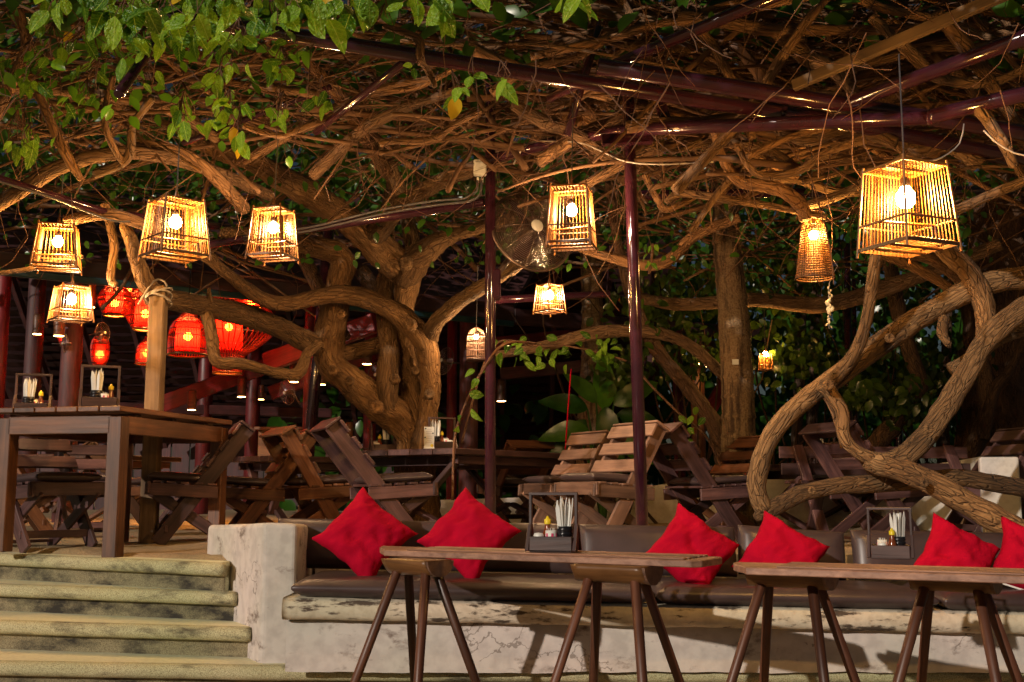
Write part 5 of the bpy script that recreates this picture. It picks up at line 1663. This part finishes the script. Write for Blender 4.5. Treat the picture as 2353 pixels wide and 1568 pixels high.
def bar_table(lab, pts, zt, th, tres):
    """pts: outline on the top plane, picture points"""
    w_ = [U(px, py, zt) for px, py in pts]
    c = sum(w_, V()) / len(w_)
    t_ = thing('bar_table', lab, 'table', (c.x, c.y, -0.62), 0, 'narrow plank bar tables')
    me = prism([(p.x, p.y) for p in w_], zt - th, zt, 'plank_wood', 0.004, 1)
    me.polygons.foreach_set('use_smooth', [False] * len(me.polygons))
    part('table_top', me, t_, I4, True)
    return t_, w_
ZT = 0.105
na, nb = U(882, 1264, ZT), U(1606, 1289, ZT)
def outline(na, nb, dep, l_ext, r_ext):
    ax = (nb - na).normalized(); ay = V((-ax.y, ax.x, 0))
    fl = na + ay * dep - ax * l_ext
    pts = [na, nb - ax * 0.03, nb + ay * 0.03, nb + ay * (dep - 0.03) + ax * r_ext, nb + ay * dep - ax * 0.03]
    for k in range(5):
        t_ = k / 4
        pts.append(fl.lerp(na, t_ * 0.8) - ax * (0.02 * math.sin(math.pi * t_)) )
    return pts
def bar_table2(lab, na, nb, dep, l_ext, tres, th=0.024):
    pts = outline(na, nb, dep, l_ext, 0.0)
    c = (na + nb) / 2
    t_ = thing('bar_table', lab, 'table', (c.x, c.y, -0.62), 0, 'narrow plank bar tables')
    zt = na.z
    me = prism([(p.x, p.y) for p in pts], zt - th, zt, 'plank_wood', 0.003, 1)
    me.polygons.foreach_set('use_smooth', [False] * len(me.polygons))
    part('table_top', me, t_, I4, True)
    ax = (nb - na).normalized(); ay = V((-ax.y, ax.x, 0))
    # thin strips laid on the top
    for k in range(5):
        a = na + ay * (0.03 + k * (dep - 0.06) / 4) + ax * 0.10
        b_ = nb + ay * (0.03 + k * (dep - 0.06) / 4) - ax * 0.06
        beam('strip', a + V((0, 0, 0.0035)), b_ + V((0, 0, 0.0035)), 0.034, 0.006, 'plank_wood', t_, world=True, bev=0.002)
    for (px, py, d, ang, ln, rad) in tres:
        trestle(t_, px, py, d, ang, ln, rad, zt - th - 0.001)
    return t_
bar_table2('narrow plank bar table on log trestles before the two left pillows', na, nb, 0.26, 0.20,
           [(958, 1285, 4.30, -42, 0.24, 0.062), (1415, 1310, 3.98, -34, 0.28, 0.066)])
ZT2 = 0.090
na2, nb2 = U(1712, 1304, ZT2), U(2420, 1326, ZT2)
bar_table2('narrow plank bar table on log trestles at the right edge of the picture', na2, nb2, 0.26, 0.10,
           [(1815, 1320, 3.92, -38, 0.28, 0.062), (2190, 1335, 3.76, -38, 0.26, 0.060)])

# ================================================================== caddies and what stands in them
def sleeve_mesh():
    k = 'sleeve'
    if k in CACHE: return CACHE[k]
    vs = [(-0.008, -0.0012, 0), (0.008, -0.0012, 0), (0.0085, -0.0012, 0.15), (0.0, -0.0008, 0.185), (-0.0085, -0.0012, 0.15)]
    vs += [(x, 0.0012 + 0.001 * (i % 2), z) for i, (x, y, z) in enumerate(vs)]
    fs = [(0, 1, 2, 3, 4), (9, 8, 7, 6, 5)] + [(i, i + 5, (i + 1) % 5 + 5, (i + 1) % 5) for i in range(5)]
    CACHE[k] = mk('sleeve', vs, fs, 'white_paper')
    return CACHE[k]
def caddy(px, py, d, zt, yaw, s, where, cup=(0.045, 0.0), bottle=(-0.01, -0.012), jar=(-0.035, 0.02), bowl=(-0.07, -0.015), nsl=9, full=True, flip=1):
    q = D(px, py, d)
    o = V((q.x, d, zt))
    rz = math.radians(yaw)
    L = thing('condiment_caddy', 'open wooden caddy with upright handle ' + where, 'caddy', o, rz, 'wooden condiment caddies')
    bw, bd, bh, th = 0.175 * s, 0.125 * s, 0.062 * s, 0.010 * s
    mt = 'caddy_wood'
    part('base', boxm(bw, bd, th, mt, 0.002), L, T(0, 0, th / 2))
    for sy in (-1, 1):
        part('side_board', boxm(bw, th, bh, mt, 0.002), L, T(0, sy * (bd / 2 - th / 2), bh / 2 + 0.001))
    for sx in (-1, 1):
        part('end_board', boxm(th, bd - 2 * th, bh, mt, 0.002), L, T(sx * (bw / 2 - th / 2), 0, bh / 2 + 0.001))
        x = sx * (bw / 2 + 0.008 * s)
        beam('upright', (x, 0, 0.002), (x, 0, 0.235 * s), 0.013 * s, 0.020 * s, mt, L, up=(0, 1, 0), bev=0.002)
        for sy in (-1, 1):
            beam('brace', (x + sx * 0.002, sy * bd * 0.52, 0.004), (x + sx * 0.002, sy * 0.008, 0.11 * s), 0.011 * s, 0.016 * s, mt, L, up=(1, 0, 0), bev=0.002)
    beam('handle', (-bw / 2 - 0.016 * s, 0, 0.235 * s), (bw / 2 + 0.016 * s, 0, 0.235 * s), 0.020 * s, 0.013 * s, mt, L, bev=0.002)
    def wp_(x, y): return (Matrix.Translation(o) @ RZ(rz)) @ V((x * s * 0.82, y * s, th + 0.001))
    # cup of chopstick sleeves
    p = wp_(*cup)
    C = thing('chopstick_cup', 'black cup of white chopstick sleeves ' + where, 'cup', p, R.uniform(0, 6), 'black cups of chopsticks')
    pr = [(0.0, 0.001), (0.030, 0.0), (0.033, 0.004)]
    for k in range(5):
        z = 0.012 + k * 0.016
        pr += [(0.031, z - 0.006), (0.0345, z), (0.0345, z + 0.004), (0.031, z + 0.008)]
    pr += [(0.033, 0.092), (0.030, 0.092), (0.028, 0.01), (0, 0.008)]
    part('cup_body', lathem([(a * s, b_ * s) for a, b_ in pr], 'black_plastic', 18), C)
    for k in range(nsl):
        a = 2 * math.pi * k / nsl + R.uniform(-0.2, 0.2)
        rr = R.uniform(0.006, 0.020)
        lean = R.uniform(0.03, 0.13)
        part('paper_sleeve', sleeve_mesh(), C, Matrix.Scale(s, 4) @ T(rr * math.cos(a), rr * math.sin(a), 0.012 + R.uniform(0, 0.02)) @ RZ(a) @ RY(lean) @ RZ(R.uniform(0, 3)))
    if bottle:
        p = wp_(*bottle)
        B = thing('sauce_bottle', 'yellow capped brown sauce bottle ' + where, 'bottle', p, 0, 'yellow capped sauce bottles')
        gl_ = part('glass', lathem([(a * s, b_ * s) for a, b_ in [(0, 0), (0.019, 0.0), (0.021, 0.006), (0.021, 0.052), (0.017, 0.07), (0.011, 0.088), (0.010, 0.104)]], 'amber_sauce', 14), B)
        part('bottle_label', lathem([(a * s, b_ * s) for a, b_ in [(0.0214, 0.012), (0.0216, 0.014), (0.0216, 0.046), (0.0214, 0.048)]], 'yellow_plastic', 14), gl_)
        part('cap', lathem([(a * s, b_ * s) for a, b_ in [(0.0135, 0.100), (0.014, 0.103), (0.014, 0.118), (0.008, 0.122), (0.004, 0.132), (0, 0.133)]], 'yellow_plastic', 12), B)
    if jar:
        p = wp_(*jar)
        J = thing('toothpick_jar', 'small white jar with pink print ' + where, 'jar', p, 0, 'small white jars')
        jb_ = part('jar_body', lathem([(a * s, b_ * s) for a, b_ in [(0, 0), (0.020, 0), (0.022, 0.01), (0.023, 0.075), (0.020, 0.075), (0.019, 0.02), (0, 0.02)]], 'white_plastic', 14), J)
        for k in range(6):
            a = k * 1.05 + 0.2
            part('print', boxm(0.009 * s, 0.001, 0.024 * s, 'pink_print', 0.0002), jb_, RZ(a) @ T(0, -0.0229 * s, 0.052 * s))
        for k in range(7):
            a = k * 0.9
            rod('toothpick', (0.008 * math.cos(a) * s, 0.008 * math.sin(a) * s, 0.021 * s), (0.013 * math.cos(a) * s, 0.013 * math.sin(a) * s, 0.084 * s), 0.001, 0.001, 'white_paper', J, 4)
    if bowl:
        p = wp_(*bowl)
        Bo = part('salt_shaker', lathem([(a * s, b_ * s) for a, b_ in [(0, 0), (0.019, 0), (0.021, 0.008), (0.021, 0.056), (0.017, 0.064), (0, 0.066)]], 'white_plastic', 14), None, Matrix.Translation(p))
        tag(Bo, 'squat white shaker ' + where, 'shaker', 'white shakers')
    return L
caddy(1272, 1270, 4.22, ZT + 0.0075, -14, 0.92, 'on the bar table before the left pillows', cup=(0.055, 0.01), bottle=(-0.035, 0.02), jar=(-0.010, -0.01), bowl=(-0.072, -0.015), nsl=11)
caddy(2048, 1300, 4.05, ZT2 + 0.0075, -20, 0.76, 'on the bar table at the right edge', cup=(0.045, 0.02), bottle=(0.012, -0.02), jar=(-0.045, 0.02), bowl=(-0.045, -0.028))
def zrot(px, d): return 0
caddy(228, 930, 6.35, 0.802, 20, 1.06, 'on the tall table nearest its front corner', cup=(-0.02, 0.0), bottle=(0.07, 0.02), jar=(0.03, -0.01), bowl=None)
caddy(75, 930, 6.75, 0.802, 16, 1.03, 'on the tall table farther from its corner', cup=(-0.03, 0.0), bottle=(0.05, 0.01), jar=(0.015, 0.02), bowl=None)
caddy(880, 1030, 9.0, 0.641, 25, 1.03, 'on the middle table nearest the gnarled tree', cup=(0.03, 0.0), bottle=(-0.035, 0.0), jar=(-0.07, 0.02), bowl=(-0.07, -0.03))
caddy(1015, 1030, 8.5, 0.641, 20, 1.06, 'on the middle table behind the menu card', cup=(-0.055, 0.0), bottle=(0.0, 0.0), jar=(0.035, 0.0), bowl=(0.07, -0.02))
caddy(1895, 1060, 9.6, 0.551, 15, 1.06, 'on the right table behind the looping vine', cup=(-0.05, 0.0), bottle=(0.01, 0.0), jar=(0.035, -0.02), bowl=None)
# menu card
q = D(986, 1030, 8.15)
mc = thing('menu_card', 'upright laminated drinks menu card with coloured print on the middle table', 'menu', (q.x, 8.15, 0.641), math.radians(8))
cd_ = part('card', boxm(0.075, 0.004, 0.155, 'white_paper', 0.001), mc, T(0, 0, 0.085))
part('stand', boxm(0.08, 0.04, 0.008, 'white_plastic', 0.002), mc, T(0, 0, 0.004))
for k in range(8):
    part('print_line', boxm(0.045 if k % 3 else 0.03, 0.0008, 0.004, 'menu_print', 0.0002), cd_, T(-0.002 * (k % 2), -0.0026, 0.055 - k * 0.013))
part('print_sun', lathem([(0, 0.0006), (0.012, 0.0006), (0.012, 0)], 'yellow_plastic', 12), cd_, T(0.02, -0.0026, -0.06) @ RX(math.pi / 2))
for x, z in ((-0.027, 0.15), (0.027, 0.115), (-0.03, 0.085)):
    part('print_dot', lathem([(0, 0.0006), (0.006, 0.0006), (0.006, 0)], 'teal_paint', 8), cd_, T(x, -0.0026, z - 0.085) @ RX(math.pi / 2))

# ================================================================== plants
def big_leaf(w_=0.25, n=10, droop=0.2):
    vs, fs = leaf_geom(n, w_, droop, 0.05, 0.006)
    return mk('leaf', vs, fs, 'leaf', True)
BL = [big_leaf(0.24, 12, 0.25), big_leaf(0.26, 12, 0.5), mk('leaf', *leaf_geom(12, 0.24, 0.35, 0.06, 0.006), 'leaf_dark', True)]
pl = thing('broad_leafed_plant', 'broad leafed tropical plant behind the paired chairs', 'plant', (D(1380, 1060, 10.2).x, 10.2, 0))
pb = V((D(1385, 1060, 10.2).x, 10.2, 0.0))
for px, py, ax_, az_, s, k in [(1388, 942, 0.02, 1.0, 128, 0), (1392, 935, 0.05, -1.0, 120, 0), (1420, 950, 0.85, -0.25, 115, 0), (1350, 940, -0.9, 0.25, 110, 0), (1410, 930, 0.8, 0.45, 110, 0), (1350, 985, -0.9, -0.1, 110, 0),
                             (1335, 1010, -0.9, -0.45, 95, 0), (1420, 1010, 0.8, -0.5, 95, 0), (1370, 925, -0.6, 0.7, 95, 0), (1400, 1000, 0.3, -0.9, 90, 0), (1345, 965, -0.6, -0.75, 90, 1)]:
    base = D(px, py, 10.2 + R.uniform(-0.15, 0.1))
    y = V((ax_, -0.25, az_)).normalized()
    ln = W(s, 10.2)
    nr = V((R.gauss(0, 0.25), -1, 0.35)); nr = (nr - y * nr.dot(y)).normalized()
    M = Matrix((y.cross(nr) * ln, y * ln, nr * ln)).transposed().to_4x4(); M.translation = base
    part('leaf', BL[k] if az_ > 0.9 else BL[2], pl, M, True)  # upright leaf coloured as if lit, the others in the darker leaf copy
    part('stalk', tubem([(pb, 0.02), ((base + pb) / 2 + V((0, 0.03, 0.1)), 0.014), (base, 0.008)], 'leaf_dark', 6, 0.1), pl, world=True)
def creeper(lab, pts, leaves, d, s):
    c = thing('creeper', lab, 'creeper', V((D(*pts[0]).x, pts[0][2], 0)))
    part('stem', tubem([(D(*p), 0.010) for p in pts], 'twig_bark', 6, 0.05), c, world=True)
    for (px, py) in leaves:
        part('leaf', LEAF[R.randrange(6)], c, leaf_matrix(D(px, py, d - 0.05), s * R.uniform(0.8, 1.2), 0.5), True)
creeper('climbing creeper stem crossing in front of the left steel pole', [(1040, 1150, 7.6), (1045, 1010, 7.6), (1070, 930, 7.3), (1110, 850, 7.0), (1160, 790, 6.9), (1230, 790, 7.2)],
        [(1078, 905), (1083, 940), (1060, 955), (1098, 870), (1110, 845), (1090, 850), (1128, 800), (1140, 780), (1150, 810), (1120, 770), (1170, 795), (1055, 985)], 7.1, 0.09)
creeper('leafy creeper hanging over the broad leafed plant', [(1060, 1020, 9.4), (1130, 800, 9.3), (1230, 795, 9.2), (1330, 800, 9.2), (1440, 830, 9.2)],
        [(1150 + R.uniform(0, 270), 770 + R.uniform(0, 70)) for k in range(46)], 9.2, 0.10)
creeper('thin creeper stem with round leaves right of the steel pole', [(1660, 1080, 9.2), (1620, 1000, 9.2), (1560, 950, 9.2), (1490, 880, 9.2), (1450, 830, 9.2)],
        [(1560, 955), (1580, 985), (1590, 955), (1620, 960), (1590, 1010), (1580, 1000), (1600, 935)], 9.1, 0.085)
creeper('small leafy tendril hanging right of the steel pole high up', [(1500, 560, 7.0), (1497, 600, 7.0), (1492, 630, 7.0)], [(1495, 565), (1505, 562), (1490, 600), (1497, 605), (1488, 585)], 6.95, 0.055)
# grass tufts at right
gr = thing('grass_clump', 'dark strappy grass clump behind the white curved wall', 'plant', (D(2160, 1080, 11).x, 11.2, 0))
vs, fs = [], []
for i in range(260):
    p = D(R.uniform(2060, 2340), 1100, R.uniform(10.6, 12)); p.z = 0
    dv = V((R.gauss(0, 0.4), R.gauss(0, 0.4), 1)).normalized()
    ln = R.uniform(0.45, 0.9)
    pts = wander(p, dv, ln, 0.012, 0.001, 5, 0.15, 0.12)
    tube_data(pts, 3, 0, 1, False, vs, fs)
o = part('blades', mk('blades', vs, fs, 'leaf_dark', True), gr, world=True); o['kind'] = 'stuff'
